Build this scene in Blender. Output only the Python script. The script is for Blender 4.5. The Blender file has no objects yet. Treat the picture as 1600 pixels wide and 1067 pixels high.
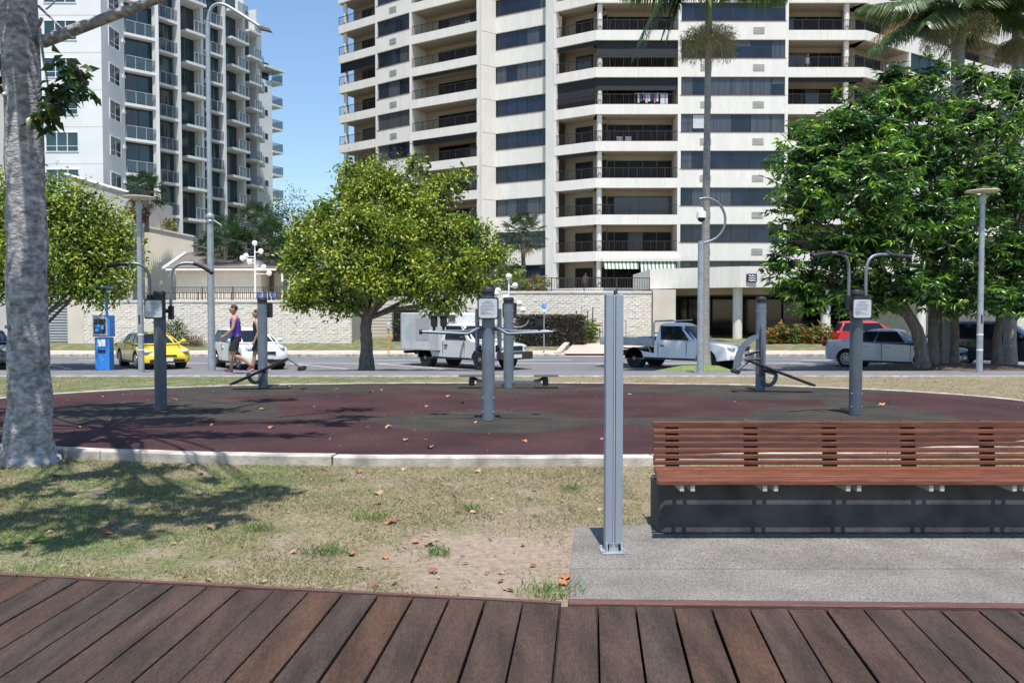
import bpy, bmesh, math, random
import numpy as np
from mathutils import Vector, Matrix
random.seed(7); rng = np.random.default_rng(7)
S = bpy.context.scene
COL = S.collection
R = math.radians
# ------------------------------------------------------------------ camera, sky, sun, exposure
F = 1297.0; PITCH = R(1.88); CAMZ = 1.6
cam = bpy.data.cameras.new('camera'); camo = bpy.data.objects.new('camera', cam); COL.objects.link(camo)
cam.sensor_width = 36; cam.lens = F / 1600 * 36; cam.clip_end = 6000; cam.clip_start = 0.05
camo.location = (0, 0, CAMZ); camo.rotation_euler = (R(90) - PITCH, 0, 0)
S.camera = camo
SUN_EL, SUN_AZ = R(71), R(176)          # azimuth clockwise from +Y: almost straight behind the camera, a little right
W = bpy.data.worlds.new('World'); S.world = W; W.use_nodes = True
nt = W.node_tree; nt.nodes.clear()
sky = nt.nodes.new('ShaderNodeTexSky'); sky.sky_type = 'NISHITA'; sky.sun_disc = False
sky.sun_elevation = SUN_EL; sky.sun_rotation = SUN_AZ; sky.air_density = 1.3; sky.dust_density = 0.3; sky.ozone_density = 6.0
bg = nt.nodes.new('ShaderNodeBackground'); bg.inputs[1].default_value = 0.112
wo = nt.nodes.new('ShaderNodeOutputWorld')
nt.links.new(sky.outputs[0], bg.inputs[0]); nt.links.new(bg.outputs[0], wo.inputs[0])
sd = Vector((math.sin(SUN_AZ) * math.cos(SUN_EL), math.cos(SUN_AZ) * math.cos(SUN_EL), math.sin(SUN_EL)))
sl = bpy.data.lights.new('sun', 'SUN'); sl.energy = 4.4; sl.angle = R(0.53); sl.color = (1.0, 0.96, 0.9)
so = bpy.data.objects.new('sun', sl); COL.objects.link(so)
so.rotation_euler = sd.to_track_quat('Z', 'Y').to_euler()
S.view_settings.view_transform = 'Standard'; S.view_settings.look = 'None'
S.view_settings.exposure = 0.66; S.view_settings.gamma = 1.0
S.render.engine = 'CYCLES'
# ------------------------------------------------------------------ helpers
def P(u, v, D):
    a = (u - 800) / F; b = -(v - 533.5) / F
    dy = math.cos(PITCH) + b * math.sin(PITCH); dz = -math.sin(PITCH) + b * math.cos(PITCH)
    t = D / dy
    return Vector((a * t, D, CAMZ + dz * t))
def GX(u, D): return P(u, 491, D).x
def tag(o, label=None, cat=None, group=None, kind=None):
    if label: o['label'] = label
    if cat: o['category'] = cat
    if group: o['group'] = group
    if kind: o['kind'] = kind
    return o
def empty(name, loc=(0, 0, 0), rz=0, label=None, cat=None, group=None):
    o = bpy.data.objects.new(name, None); COL.objects.link(o)
    o.location = loc; o.rotation_euler = (0, 0, rz); o.empty_display_size = .1
    return tag(o, label, cat, group)
def copy_tree(o, parent=None):
    c = o.copy(); COL.objects.link(c); c.parent = parent
    for ch in [x for x in bpy.data.objects if x.parent == o]: copy_tree(ch, c)
    return c
class MB:
    def __init__(s): s.v = []; s.f = []; s.m = []; s.cur = 0
    def add(s, vs, fs):
        b = len(s.v); s.v += [tuple(x) for x in vs]
        for f in fs: s.f.append([b + i for i in f]); s.m.append(s.cur)
        return s
    def hexa(s, p):   # 8 corner points: bottom 4 ccw, top 4 ccw
        return s.add(p, [(3, 2, 1, 0), (4, 5, 6, 7), (0, 1, 5, 4), (1, 2, 6, 5), (2, 3, 7, 6), (3, 0, 4, 7)])
    def box(s, a, b):
        x0, y0, z0 = a; x1, y1, z1 = b
        if x0 > x1: x0, x1 = x1, x0
        if y0 > y1: y0, y1 = y1, y0
        if z0 > z1: z0, z1 = z1, z0
        return s.hexa([(x0,y0,z0),(x1,y0,z0),(x1,y1,z0),(x0,y1,z0),(x0,y0,z1),(x1,y0,z1),(x1,y1,z1),(x0,y1,z1)])
    def obox(s, c, size, M):
        h = [x / 2 for x in size]; c = Vector(c)
        pts = [c + M @ Vector((sx*h[0], sy*h[1], sz*h[2])) for sz in (-1,1) for sx,sy in ((-1,-1),(1,-1),(1,1),(-1,1))]
        return s.hexa(pts)
    def tube(s, path, rad, seg=8, cap=True):
        path = [Vector(p) for p in path]; n = len(path)
        if not hasattr(rad, '__len__'): rad = [rad] * n
        ref = None; rings = []
        for i in range(n):
            t = (path[min(i+1, n-1)] - path[max(i-1, 0)]).normalized()
            if ref is None:
                ref = Vector((1,0,0)) if abs(t.x) < .9 else Vector((0,1,0))
            a = (ref - t * ref.dot(t)).normalized(); b = t.cross(a); ref = a
            rings.append([path[i] + (a * math.cos(2*math.pi*k/seg) + b * math.sin(2*math.pi*k/seg)) * rad[i] for k in range(seg)])
        vs = [p for r in rings for p in r]; fs = []
        for i in range(n - 1):
            for k in range(seg):
                k2 = (k + 1) % seg
                fs.append((i*seg+k, i*seg+k2, (i+1)*seg+k2, (i+1)*seg+k))
        if cap: fs.append(tuple(range(seg-1, -1, -1))); fs.append(tuple((n-1)*seg + k for k in range(seg)))
        return s.add(vs, fs)
    def lathe(s, prof, c=(0,0,0), seg=16, M=None):
        c = Vector(c); vs = []; fs = []; n = len(prof)
        for r, z in prof:
            for k in range(seg):
                p = Vector((r*math.cos(2*math.pi*k/seg), r*math.sin(2*math.pi*k/seg), z))
                vs.append(c + (M @ p if M else p))
        for i in range(n-1):
            for k in range(seg):
                k2 = (k+1) % seg; fs.append((i*seg+k, i*seg+k2, (i+1)*seg+k2, (i+1)*seg+k))
        fs.append(tuple(range(seg-1,-1,-1))); fs.append(tuple((n-1)*seg+k for k in range(seg)))
        return s.add(vs, fs)
    def prism(s, poly, z0, z1):
        n = len(poly); vs = [(x,y,z0) for x,y in poly] + [(x,y,z1) for x,y in poly]
        fs = [tuple(range(n-1,-1,-1)), tuple(range(n, 2*n))] + [(i,(i+1)%n,n+(i+1)%n,n+i) for i in range(n)]
        return s.add(vs, fs)
    def ball(s, c, r, seg=12, rings=8):
        if not hasattr(r, '__len__'): r = (r, r, r)
        prof = [(max(math.sin(math.pi*i/rings), .001), -math.cos(math.pi*i/rings)) for i in range(rings+1)]
        return s.lathe(prof, c, seg, Matrix.Diagonal(r))
    def xf(s, M):
        s.v = [tuple(M @ Vector(p)) for p in s.v]; return s
    def build(s, name, mats, parent=None, smooth=None, bevel=0, loc=None):
        me = bpy.data.meshes.new(name); me.from_pydata(s.v, [], s.f)
        if not isinstance(mats, (list, tuple)): mats = [mats]
        for m in mats: me.materials.append(m)
        if len(mats) > 1: me.polygons.foreach_set('material_index', s.m)
        if smooth is not None:
            me.polygons.foreach_set('use_smooth', [True]*len(me.polygons)); me.set_sharp_from_angle(angle=R(smooth))
        me.update()
        o = bpy.data.objects.new(name, me); COL.objects.link(o)
        if parent: o.parent = parent
        if loc is not None: o.location = loc
        if bevel:
            b = o.modifiers.new('bevel', 'BEVEL'); b.width = bevel; b.segments = 2; b.limit_method = 'ANGLE'; b.angle_limit = R(40)
        return o
def npmesh(name, V, Fc, mats, midx=None, parent=None, smooth=False):
    me = bpy.data.meshes.new(name); V = np.asarray(V, dtype=np.float32); Fc = np.asarray(Fc, dtype=np.int32)
    k = Fc.shape[1]; n = len(Fc)
    me.vertices.add(len(V)); me.vertices.foreach_set('co', V.ravel())
    me.loops.add(n*k); me.loops.foreach_set('vertex_index', Fc.ravel())
    me.polygons.add(n); me.polygons.foreach_set('loop_start', np.arange(0, n*k, k, dtype=np.int32))
    me.polygons.foreach_set('loop_total', np.full(n, k, dtype=np.int32))
    for m in mats: me.materials.append(m)
    if midx is not None: me.polygons.foreach_set('material_index', np.asarray(midx, dtype=np.int32))
    if smooth: me.polygons.foreach_set('use_smooth', np.ones(n, dtype=bool))
    me.update(calc_edges=True)
    o = bpy.data.objects.new(name, me); COL.objects.link(o)
    if parent: o.parent = parent
    return o
# ------------------------------------------------------------------ materials
def mat(name, col, rough=.6, metal=0, var=.12, scale=3.0, bump=0, bscale=60, col2=None, spec=.5, coat=0, stretch=None, detail=6, fine=0, fscale=200, trans=0):
    m = bpy.data.materials.new(name); m.use_nodes = True; n = m.node_tree; L = n.links
    b = n.nodes['Principled BSDF']
    b.inputs['Roughness'].default_value = rough; b.inputs['Metallic'].default_value = metal
    b.inputs['Specular IOR Level'].default_value = spec
    if coat: b.inputs['Coat Weight'].default_value = coat; b.inputs['Coat Roughness'].default_value = .05
    g = n.nodes.new('ShaderNodeNewGeometry'); vec = g.outputs['Position']
    if stretch:
        mp = n.nodes.new('ShaderNodeMapping'); mp.inputs['Scale'].default_value = stretch
        L.new(vec, mp.inputs[0]); vec = mp.outputs[0]
    c1 = [x*(1-var) for x in col]; c2 = [min(1, x*(1+var)) for x in (col2 or col)]
    if var or col2:
        nz = n.nodes.new('ShaderNodeTexNoise'); nz.inputs['Scale'].default_value = scale; nz.inputs['Detail'].default_value = detail
        L.new(vec, nz.inputs['Vector'])
        rp = n.nodes.new('ShaderNodeValToRGB'); rp.color_ramp.elements[0].position = .32; rp.color_ramp.elements[1].position = .68
        rp.color_ramp.elements[0].color = (*c1, 1); rp.color_ramp.elements[1].color = (*c2, 1)
        L.new(nz.outputs['Fac'], rp.inputs[0]); out = rp.outputs[0]
        if fine:
            n2 = n.nodes.new('ShaderNodeTexNoise'); n2.inputs['Scale'].default_value = fscale; n2.inputs['Detail'].default_value = 3
            L.new(vec, n2.inputs['Vector'])
            mr = n.nodes.new('ShaderNodeMapRange'); mr.inputs[1].default_value = .3; mr.inputs[2].default_value = .7
            mr.inputs[3].default_value = 1-fine; mr.inputs[4].default_value = 1+fine
            L.new(n2.outputs['Fac'], mr.inputs[0])
            vm = n.nodes.new('ShaderNodeVectorMath'); vm.operation = 'SCALE'
            L.new(out, vm.inputs[0]); L.new(mr.outputs[0], vm.inputs['Scale']); out = vm.outputs[0]
        L.new(out, b.inputs['Base Color'])
    else: b.inputs['Base Color'].default_value = (*col, 1)
    if bump:
        nb = n.nodes.new('ShaderNodeTexNoise'); nb.inputs['Scale'].default_value = bscale; nb.inputs['Detail'].default_value = 5
        L.new(vec, nb.inputs['Vector'])
        bp = n.nodes.new('ShaderNodeBump'); bp.inputs['Strength'].default_value = bump; bp.inputs['Distance'].default_value = .02
        L.new(nb.outputs['Fac'], bp.inputs['Height']); L.new(bp.outputs[0], b.inputs['Normal'])
    if trans:
        o = n.nodes['Material Output']; tr = n.nodes.new('ShaderNodeBsdfTranslucent'); mx = n.nodes.new('ShaderNodeMixShader')
        mx.inputs[0].default_value = trans; tr.inputs[0].default_value = (*[min(1, x*1.5) for x in col], 1)
        L.new(b.outputs[0], mx.inputs[1]); L.new(tr.outputs[0], mx.inputs[2]); L.new(mx.outputs[0], o.inputs[0])
    return m
M = {}
M['woods'] = [mat('bench_timber_%d' % i, c, .3, var=.4, scale=5, stretch=(1.0,12,12), bump=.2, bscale=40, fine=.25, fscale=70) for i, c in enumerate([(.155,.052,.026),(.135,.046,.024),(.17,.060,.031)])]
M['wood'] = mat('bench_timber', (.135,.05,.028), .3, var=.35, scale=6, stretch=(1.2,12,12), bump=.15, bscale=40, fine=.2, fscale=90)
M['plank'] = [mat('deck_timber_%d' % i, c, .72, var=.3, scale=1.6, stretch=(5,.9,5), bump=.5, bscale=30, fine=.28, fscale=26, col2=(c[0]*1.12,c[1]*1.03,c[2]*1.0), spec=.2) for i, c in enumerate([(.052,.036,.028),(.056,.036,.027),(.048,.036,.030),(.060,.036,.025)])]
M['edgeboard'] = mat('deck_edge_timber', (.11,.05,.042), .6, var=.25, scale=5, stretch=(.8,9,9), bump=.3, bscale=30)
M['concrete_dk'] = mat('dark_concrete', (.058,.058,.062), .8, var=.4, scale=5, bump=.25, bscale=40, fine=.15)
M['slab'] = mat('exposed_aggregate', (.172,.158,.140), .85, var=.22, scale=2.2, bump=.5, bscale=130, fine=.5, fscale=85)
M['kerb'] = mat('kerb_concrete', (.42,.38,.33), .85, var=.38, scale=4, bump=.4, bscale=60, fine=.15)
M['rubber'] = mat('maroon_rubber', (.049,.0225,.0245), .85, var=.32, scale=.8, bump=.5, bscale=160, fine=.6, fscale=90, spec=.2)
M['rubber_g'] = mat('grey_rubber', (.060,.056,.048), .82, var=.22, scale=1.0, bump=.5, bscale=160, fine=.4, fscale=130, col2=(.085,.072,.05))
M['asphalt'] = mat('asphalt', (.13,.13,.135), .85, var=.15, scale=.5, bump=.3, bscale=60, fine=.15, fscale=40)
M['path_asphalt'] = mat('path_asphalt', (.15,.148,.15), .85, var=.15, scale=.8, bump=.3, bscale=60, fine=.15, fscale=40)
M['paint'] = mat('road_paint', (.72,.72,.7), .6, var=.15, scale=4)
M['footpath'] = mat('pink_concrete', (.46,.37,.31), .85, var=.14, scale=1.0, fine=.1, fscale=20)
M['steel'] = mat('galvanised_steel', (.36,.385,.41), .42, .45, var=.14, scale=5)
M['alu'] = mat('satin_aluminium', (.32,.36,.43), .4, .35, var=.05, scale=3)
M['post'] = mat('grey_post_paint', (.085,.105,.13), .38, .1, var=.12, scale=4)
M['post_lt'] = mat('light_grey_post_paint', (.15,.18,.215), .4, .2, var=.12, scale=4)
M['tube'] = mat('silver_tube', (.19,.21,.24), .45, .4, var=.1, scale=6)
M['black'] = mat('black_rubber', (.018,.018,.02), .55, var=.15)
M['plate'] = mat('sign_plate', (.5,.53,.56), .4, var=.05, scale=8)
M['ink'] = mat('sign_ink', (.12,.13,.15), .6, var=0)
M['blue'] = mat('ticket_blue', (.03,.22,.62), .4, var=.1)
M['blue_lt'] = mat('sign_blue', (.08,.33,.72), .4, var=.1)
M['white'] = mat('white_enamel', (.78,.78,.77), .4, var=.06)
M['grey'] = mat('grey_enamel', (.4,.42,.44), .45, var=.08)
M['globe'] = mat('lamp_globe', (.82,.82,.8), .25, var=.02)
M['tower'] = mat('tower_render', (.70,.67,.605), .8, var=.045, scale=1.6, stretch=(1,1,.18), fine=.05, fscale=8)
M['tower_in'] = mat('tower_balcony_render', (.36,.31,.24), .85, var=.06, scale=.6)  # beige with a darkened base colour, to deepen the balcony recess shade
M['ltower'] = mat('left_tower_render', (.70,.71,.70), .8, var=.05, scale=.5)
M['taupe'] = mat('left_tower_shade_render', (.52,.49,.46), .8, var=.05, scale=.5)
M['glass'] = mat('dark_glass', (.012,.017,.028), .08, var=.5, scale=.7, spec=.6)
M['glass_b'] = mat('dark_blue_glass', (.013,.019,.036), .08, var=.5, scale=.7, spec=.6)
M['glass_c'] = mat('curtained_glass', (.06,.065,.075), .15, var=.35, scale=2, stretch=(6,6,.1), spec=.6)
M['glass_t'] = mat('teal_glass', (.028,.062,.068), .07, var=.45, scale=.5, spec=.65)
M['glass_d'] = mat('door_glass', (.010,.009,.009), .25, var=.5, scale=.6, spec=.15)
M['balglass'] = mat('balustrade_glass', (.10,.15,.18), .06, var=.15, scale=.6, spec=.6)
def see_through(m, f):
    n = m.node_tree; o = n.nodes['Material Output']; src = o.inputs[0].links[0].from_socket
    t = n.nodes.new('ShaderNodeBsdfTransparent'); x = n.nodes.new('ShaderNodeMixShader'); x.inputs[0].default_value = f
    n.links.new(src, x.inputs[1]); n.links.new(t.outputs[0], x.inputs[2]); n.links.new(x.outputs[0], o.inputs[0])
see_through(M['balglass'], .6)
M['bronze'] = mat('bronze_frame', (.035,.028,.026), .5, .2, var=.1)
M['terra'] = mat('terracotta_edge', (.2,.06,.045), .7, var=.15)
M['screen'] = mat('dark_roller_screen', (.012,.013,.016), .7, var=.2)
M['grille'] = mat('air_grille', (.42,.40,.35), .6, var=.1)
M['brick'] = mat('white_painted_block', (.74,.69,.605), .85, var=.10, scale=3, bump=.4, bscale=15)
M['mortar'] = mat('cream_mortar', (.66,.61,.53), .9, var=.08)
M['cream'] = mat('cream_render', (.60,.54,.45), .85, var=.08, scale=.8)
M['greywall'] = mat('grey_render', (.45,.43,.41), .85, var=.12, scale=.8)
M['rooftile'] = mat('roof_tile', (.20,.17,.155), .75, var=.18, scale=4)
M['darkvoid'] = mat('dark_interior', (.035,.033,.03), .8, var=.3, scale=.7)
M['iron'] = mat('dark_railing', (.05,.045,.042), .5, .3, var=.1)
M['tyre'] = mat('tyre', (.016,.016,.017), .8, var=.2)
M['rim'] = mat('wheel_rim', (.42,.43,.45), .3, .8, var=.1)
M['steelrim'] = mat('steel_rim', (.22,.22,.22), .5, .5, var=.15)
M['carglass'] = mat('car_glass', (.010,.013,.018), .04, var=.2, spec=.4)
M['trim'] = mat('black_trim', (.02,.02,.022), .5, var=.1)
M['chassis'] = mat('chassis_black', (.022,.02,.019), .8, var=.3)
M['lens'] = mat('headlight_lens', (.5,.53,.56), .08, .2, var=.25, scale=14, spec=.8)
M['red_lens'] = mat('tail_lens', (.38,.012,.012), .15, var=.2, scale=12)
def paint(name, c, metal=0.0): return mat(name, c, .3, metal, var=.03, scale=2, coat=.8)
M['p_yellow'] = paint('yellow_paint', (.80,.56,.015)); M['p_white'] = paint('white_paint', (.74,.75,.76))
M['p_silver'] = paint('silver_paint', (.42,.47,.55), .3); M['p_red'] = paint('red_paint', (.50,.03,.035))
M['p_black'] = paint('black_paint', (.012,.013,.017)); M['p_dark'] = paint('charcoal_paint', (.08,.085,.09), .3)
M['tray'] = mat('tray_aluminium', (.42,.44,.45), .45, .4, var=.12, scale=5)
M['bumper'] = mat('faded_brown_bumper', (.06,.038,.034), .6, var=.2)
M['skin'] = mat('skin', (.42,.22,.14), .55, var=.1, scale=9)
M['hair'] = mat('dark_hair', (.03,.022,.018), .7, var=.2, scale=40)
M['purple'] = mat('purple_cloth', (.085,.03,.30), .8, var=.2, scale=14)
M['shorts'] = mat('black_cloth', (.016,.016,.018), .85, var=.2, scale=14)
M['shoe'] = mat('maroon_shoe', (.16,.03,.04), .6, var=.2)
M['pinkcloth'] = mat('pink_cloth', (.5,.18,.25), .8, var=.2, scale=12)
M['whitecloth'] = mat('white_cloth', (.72,.72,.74), .8, var=.1, scale=12)
M['bluecloth'] = mat('blue_cloth', (.045,.09,.22), .8, var=.2, scale=12)
M['bark_pale'] = mat('pale_mottled_bark', (.29,.28,.28), .9, var=.45, scale=15, stretch=(1,1,1.5), bump=.9, bscale=26, detail=10, fine=.4, fscale=8)
M['bark'] = mat('grey_brown_bark', (.14,.12,.10), .9, var=.35, scale=6, stretch=(2,2,.7), bump=.7, bscale=14)
M['palmtrunk'] = mat('palm_trunk', (.27,.25,.225), .85, var=.25, scale=9, stretch=(.5,.5,3), bump=.4, bscale=12)
M['crownshaft'] = mat('crownshaft', (.17,.22,.09), .6, var=.15)
def leafm(name, c, rough=.4, tr=.16, v=.25): return mat(name, c, rough, var=v, scale=5, trans=tr, detail=2)
M['lf_y'] = [leafm('leaf_yellow_green', (.30,.34,.026)), leafm('leaf_bright', (.23,.30,.026)), leafm('leaf_mid', (.12,.19,.02)), leafm('leaf_gold', (.34,.35,.045))]
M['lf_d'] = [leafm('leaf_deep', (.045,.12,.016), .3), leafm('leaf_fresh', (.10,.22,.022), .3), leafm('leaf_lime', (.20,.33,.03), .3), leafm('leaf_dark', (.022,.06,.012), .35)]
M['lf_s'] = [leafm('leaf_almond_dark', (.035,.075,.018), .4), leafm('leaf_almond', (.055,.10,.022), .4), leafm('leaf_almond_red', (.28,.08,.03), .4)]
M['frond'] = [leafm('frond_green', (.045,.09,.016)), leafm('frond_olive', (.08,.12,.025)), leafm('frond_brown', (.20,.12,.05))]
M['fandark'] = [leafm('fan_dark', (.02,.05,.012)), leafm('fan_mid', (.04,.08,.018)), leafm('fan_dry', (.13,.10,.04))]
M['seed'] = [mat('palm_flower', (.38,.33,.16), .8, var=.25, scale=6), mat('palm_flower_green', (.22,.24,.10), .8, var=.25, scale=6), mat('palm_flower_brown', (.22,.15,.07), .8, var=.25)]
M['hedge'] = [leafm('hedge_brown', (.07,.04,.028)), leafm('hedge_dark', (.04,.035,.02)), leafm('hedge_green', (.05,.065,.022))]
M['cordy'] = [leafm('cordyline_green', (.13,.20,.03)), leafm('cordyline_red', (.30,.07,.03)), leafm('cordyline_orange', (.36,.20,.04)), leafm('cordyline_dark', (.05,.09,.02))]
M['redleaf'] = [leafm('red_leaf', (.16,.03,.03)), leafm('maroon_leaf', (.08,.03,.03)), leafm('leaf_dk_green', (.05,.07,.03))]
M['blade'] = [mat('blade_straw', (.33,.275,.155), .8, var=.2, scale=3, trans=.2), mat('blade_olive', (.17,.18,.08), .8, var=.2, scale=3, trans=.2), mat('blade_green', (.105,.20,.04), .7, var=.2, scale=3, trans=.2), mat('blade_brown', (.25,.18,.10), .8, var=.2, scale=3)]
M['deadleaf'] = [mat('dead_leaf_orange', (.40,.15,.06), .7, var=.3, scale=30), mat('dead_leaf_tan', (.38,.24,.13), .7, var=.3, scale=30), mat('dead_leaf_brown', (.25,.09,.045), .7, var=.3, scale=30)]
M['mulch'] = mat('mulch', (.075,.048,.032), .95, var=.4, scale=9, bump=.8, bscale=25)

def ground_material():
    m = bpy.data.materials.new('lawn_soil'); m.use_nodes = True; n = m.node_tree; L = n.links; b = n.nodes['Principled BSDF']
    b.inputs['Roughness'].default_value = .95; b.inputs['Specular IOR Level'].default_value = .2
    g = n.nodes.new('ShaderNodeNewGeometry')
    def noise(sc, d=6):
        x = n.nodes.new('ShaderNodeTexNoise'); x.inputs['Scale'].default_value = sc; x.inputs['Detail'].default_value = d
        L.new(g.outputs['Position'], x.inputs['Vector']); return x.outputs['Fac']
    def ramp(f, stops):
        r = n.nodes.new('ShaderNodeValToRGB'); e = r.color_ramp.elements
        e[0].position, e[0].color = stops[0][0], (*stops[0][1], 1); e[1].position, e[1].color = stops[1][0], (*stops[1][1], 1)
        for p_, c in stops[2:]: k = e.new(p_); k.color = (*c, 1)
        L.new(f, r.inputs[0]); return r.outputs[0]
    def mix(f, a, c):
        x = n.nodes.new('ShaderNodeMix'); x.data_type = 'RGBA'; L.new(f, x.inputs[0]); L.new(a, x.inputs[6]); L.new(c, x.inputs[7]); return x.outputs[2]
    straw = ramp(noise(26, 12), [(.3, (.13,.10,.062)), (.7, (.29,.24,.155)), (.5, (.20,.165,.10))])
    green = ramp(noise(24, 12), [(.3, (.055,.08,.028)), (.7, (.17,.185,.075)), (.5, (.10,.125,.046))])
    soil = ramp(noise(22, 9), [(.3, (.21,.16,.12)), (.7, (.32,.255,.195))])
    # greener to the left of the open lawn and beyond the far road, bare soil where people walk
    sx = n.nodes.new('ShaderNodeSeparateXYZ'); L.new(g.outputs['Position'], sx.inputs[0])
    def mr(v, a, b2, c, d):
        x = n.nodes.new('ShaderNodeMapRange'); x.inputs[1].default_value = a; x.inputs[2].default_value = b2; x.inputs[3].default_value = c; x.inputs[4].default_value = d
        L.new(v, x.inputs[0]); return x.outputs[0]
    def math_(op, a, b2):
        x = n.nodes.new('ShaderNodeMath'); x.operation = op
        for i, q in enumerate((a, b2)):
            if hasattr(q, 'links'): L.new(q, x.inputs[i])
            else: x.inputs[i].default_value = q
        x.use_clamp = (op == 'MULTIPLY'); return x.outputs[0]
    leftg = mr(sx.outputs[0], -4.2, 1.2, .27, -.12)
    farg = mr(sx.outputs[1], 16, 40, 0, .4)
    f1 = math_('ADD', math_('ADD', noise(1.1, 5), leftg), farg)
    gfac = mr(f1, .50, .82, 0, .9)
    c = mix(gfac, straw, green)
    vd = n.nodes.new('ShaderNodeVectorMath'); vd.operation = 'DISTANCE'; L.new(g.outputs['Position'], vd.inputs[0]); vd.inputs[1].default_value = (.0, 5.5, 0)
    wob = math_('ADD', vd.outputs['Value'], mr(noise(3.0, 6), .3, .7, -.45, .45))
    s1 = mr(wob, .5, 1.3, 1, 0)
    s2 = mr(noise(2.3, 8), .50, .66, 0, .8)
    c = mix(math_('MAXIMUM', s1, s2), c, soil)
    L.new(c, b.inputs['Base Color'])
    bp = n.nodes.new('ShaderNodeBump'); bp.inputs['Strength'].default_value = .7; bp.inputs['Distance'].default_value = .02
    L.new(noise(70, 6), bp.inputs['Height']); L.new(bp.outputs[0], b.inputs['Normal'])
    return m
M['ground'] = ground_material()
# ------------------------------------------------------------------ ground, pad, path, road
PROF = [(-300,-.6),(4.25,-.6),(4.42,0),(20.8,0),(21.3,0.0),(24.2,-.06),(28,-.33),(29.8,-.4),(39.0,-.4),(39.2,-.4),(41.9,-.25),(46,.12),(47.5,.2),(60,.3),(3000,.3)]
def zt(y):
    for (a, za), (b, zb) in zip(PROF, PROF[1:]):
        if a <= y <= b: return za + (zb-za)*(y-a)/(b-a)
    return 0
def sheet(name, x0, x1, ys, dz, m, kind='structure', xs=None, parent=None):
    xs = xs or [x0, x1]; mb = MB()
    vs = [(x, y, zt(y)+dz) for y in ys for x in xs]; k = len(xs)
    mb.add(vs, [(j*k+i, j*k+i+1, (j+1)*k+i+1, (j+1)*k+i) for j in range(len(ys)-1) for i in range(k-1)])
    o = mb.build(name, m, parent)
    if kind and not parent: o['kind'] = kind
    return o
def deck_edge(x): return 4.505 + ( -.149*(max(x,-12)-.3) if x < .3 else -.027*(min(x,12)-.3))
gx = [-1500,-300,-60,-20,-12,-8,-4,-1,.3,3,6,12,20,60,300,1500]; mb = MB(); k = len(gx)
gy = [p[0] for p in PROF]
vs = [(x, (deck_edge(x)-.07 if y == 4.25 else deck_edge(x)-.004 if y == 4.42 else y), zt(y)-.012) for y in gy for x in gx]
mb.add(vs, [(j*k+i, j*k+i+1, (j+1)*k+i+1, (j+1)*k+i) for j in range(len(gy)-1) for i in range(k-1)])
tag(mb.build('ground', M['ground']), kind='structure')
# rubber pad: superellipse with a concrete kerb round it
PC = (-.2, 13.6); PA, PB, PE = 9.35, 4.85, 2.3
def pad_pt(t, off=0):
    c, s = math.cos(t), math.sin(t)
    return (PC[0] + (PA+off)*math.copysign(abs(c)**(2/PE), c), PC[1] + (PB+off)*math.copysign(abs(s)**(2/PE), s))
N = 128
ke = empty('kerb'); ke['kind'] = 'structure'
nk = 22; per = 12
for k in range(nk):
    mb = MB(); pts = []
    t0 = 2*math.pi*k/nk + .0012; t1 = 2*math.pi*(k+1)/nk - .0012
    dz = random.uniform(-.006, .006)
    rows = []
    for i in range(per+1):
        t = t0 + (t1-t0)*i/per; a = pad_pt(t, 0); b = pad_pt(t, -.15)
        jz = dz + random.uniform(-.002,.002)
        rows.append([(a[0],a[1],-.05),(a[0],a[1],.075+jz),(a[0]*.9985+b[0]*.0015,a[1]*.92+b[1]*.08,.09+jz),(b[0],b[1],.09+jz),(b[0],b[1],-.05)])
    vs = [p for r in rows for p in r]; fs = []
    for i in range(per):
        for j in range(4): fs.append((i*5+j, i*5+j+1, (i+1)*5+j+1, (i+1)*5+j))
    fs.append((4,3,2,1,0)); fs.append(tuple(per*5+j for j in range(5)))
    mb.add(vs, fs); mb.build('kerb_stone', M['kerb'], ke)
# grey inlays of the pad: a band that links the stations and a disc round each post
ST = {'LF': (-5.6,13.2), 'CF': (-.34,11.9), 'RF': (5.21,12.56), 'RR': (4.95,16.5), 'CR': (-.07,17.1), 'LR': (-5.14,17.1)}
order = ['LF','CF','RF','RR','CR','LR']; pts = [Vector(ST[k]) for k in order]
def catmull(p0,p1,p2,p3,t): return .5*((2*p1)+(-p0+p2)*t+(2*p0-5*p1+4*p2-p3)*t*t+(-p0+3*p1-3*p2+p3)*t**3)
loop = []
for i in range(6):
    for j in range(14): loop.append(catmull(pts[i-1], pts[i], pts[(i+1)%6], pts[(i+2)%6], j/14))
LP = np.array([(p.x,p.y) for p in loop])
def pad_grey(x, y):
    d = np.min(np.hypot(x-LP[:,0], y-LP[:,1])); g = 1-min(1,max(0,(d-.34+.16*math.sin(x*1.7)+.1*math.sin(y*4+x))/.14))
    for i, k in enumerate(order):
        r0 = 1.28 if k in ('CF','RF','CR') else 1.7
        e = math.hypot((x-ST[k][0])/1.08, (y-ST[k][1])/.95)+.07*math.sin(3*math.atan2(y-ST[k][1],x-ST[k][0])+i)+.04*math.sin(9*x+5*y); g = max(g, 1-min(1,max(0,(e-r0)/.14)))
    if 14.2 < y < 18.6 and abs(x) > 2.2: g = max(g, min(1,max(0,.9-abs(y-16.6)/1.5))*.9)
    return g
NR, NT = 56, 180; vs = [(PC[0],PC[1],.0765)]; gv = [pad_grey(*PC)]
for j in range(1, NR+1):
    for i in range(NT):
        a, b2 = pad_pt(2*math.pi*i/NT, -.03); x = PC[0]+(a-PC[0])*j/NR; y = PC[1]+(b2-PC[1])*j/NR; vs.append((x,y,.0765)); gv.append(pad_grey(x,y))
fs = [(0,1+i,1+(i+1)%NT) for i in range(NT)]+[(1+j*NT+i,1+(j+1)*NT+i,1+(j+1)*NT+(i+1)%NT,1+j*NT+(i+1)%NT) for j in range(NR-1) for i in range(NT)]
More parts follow.
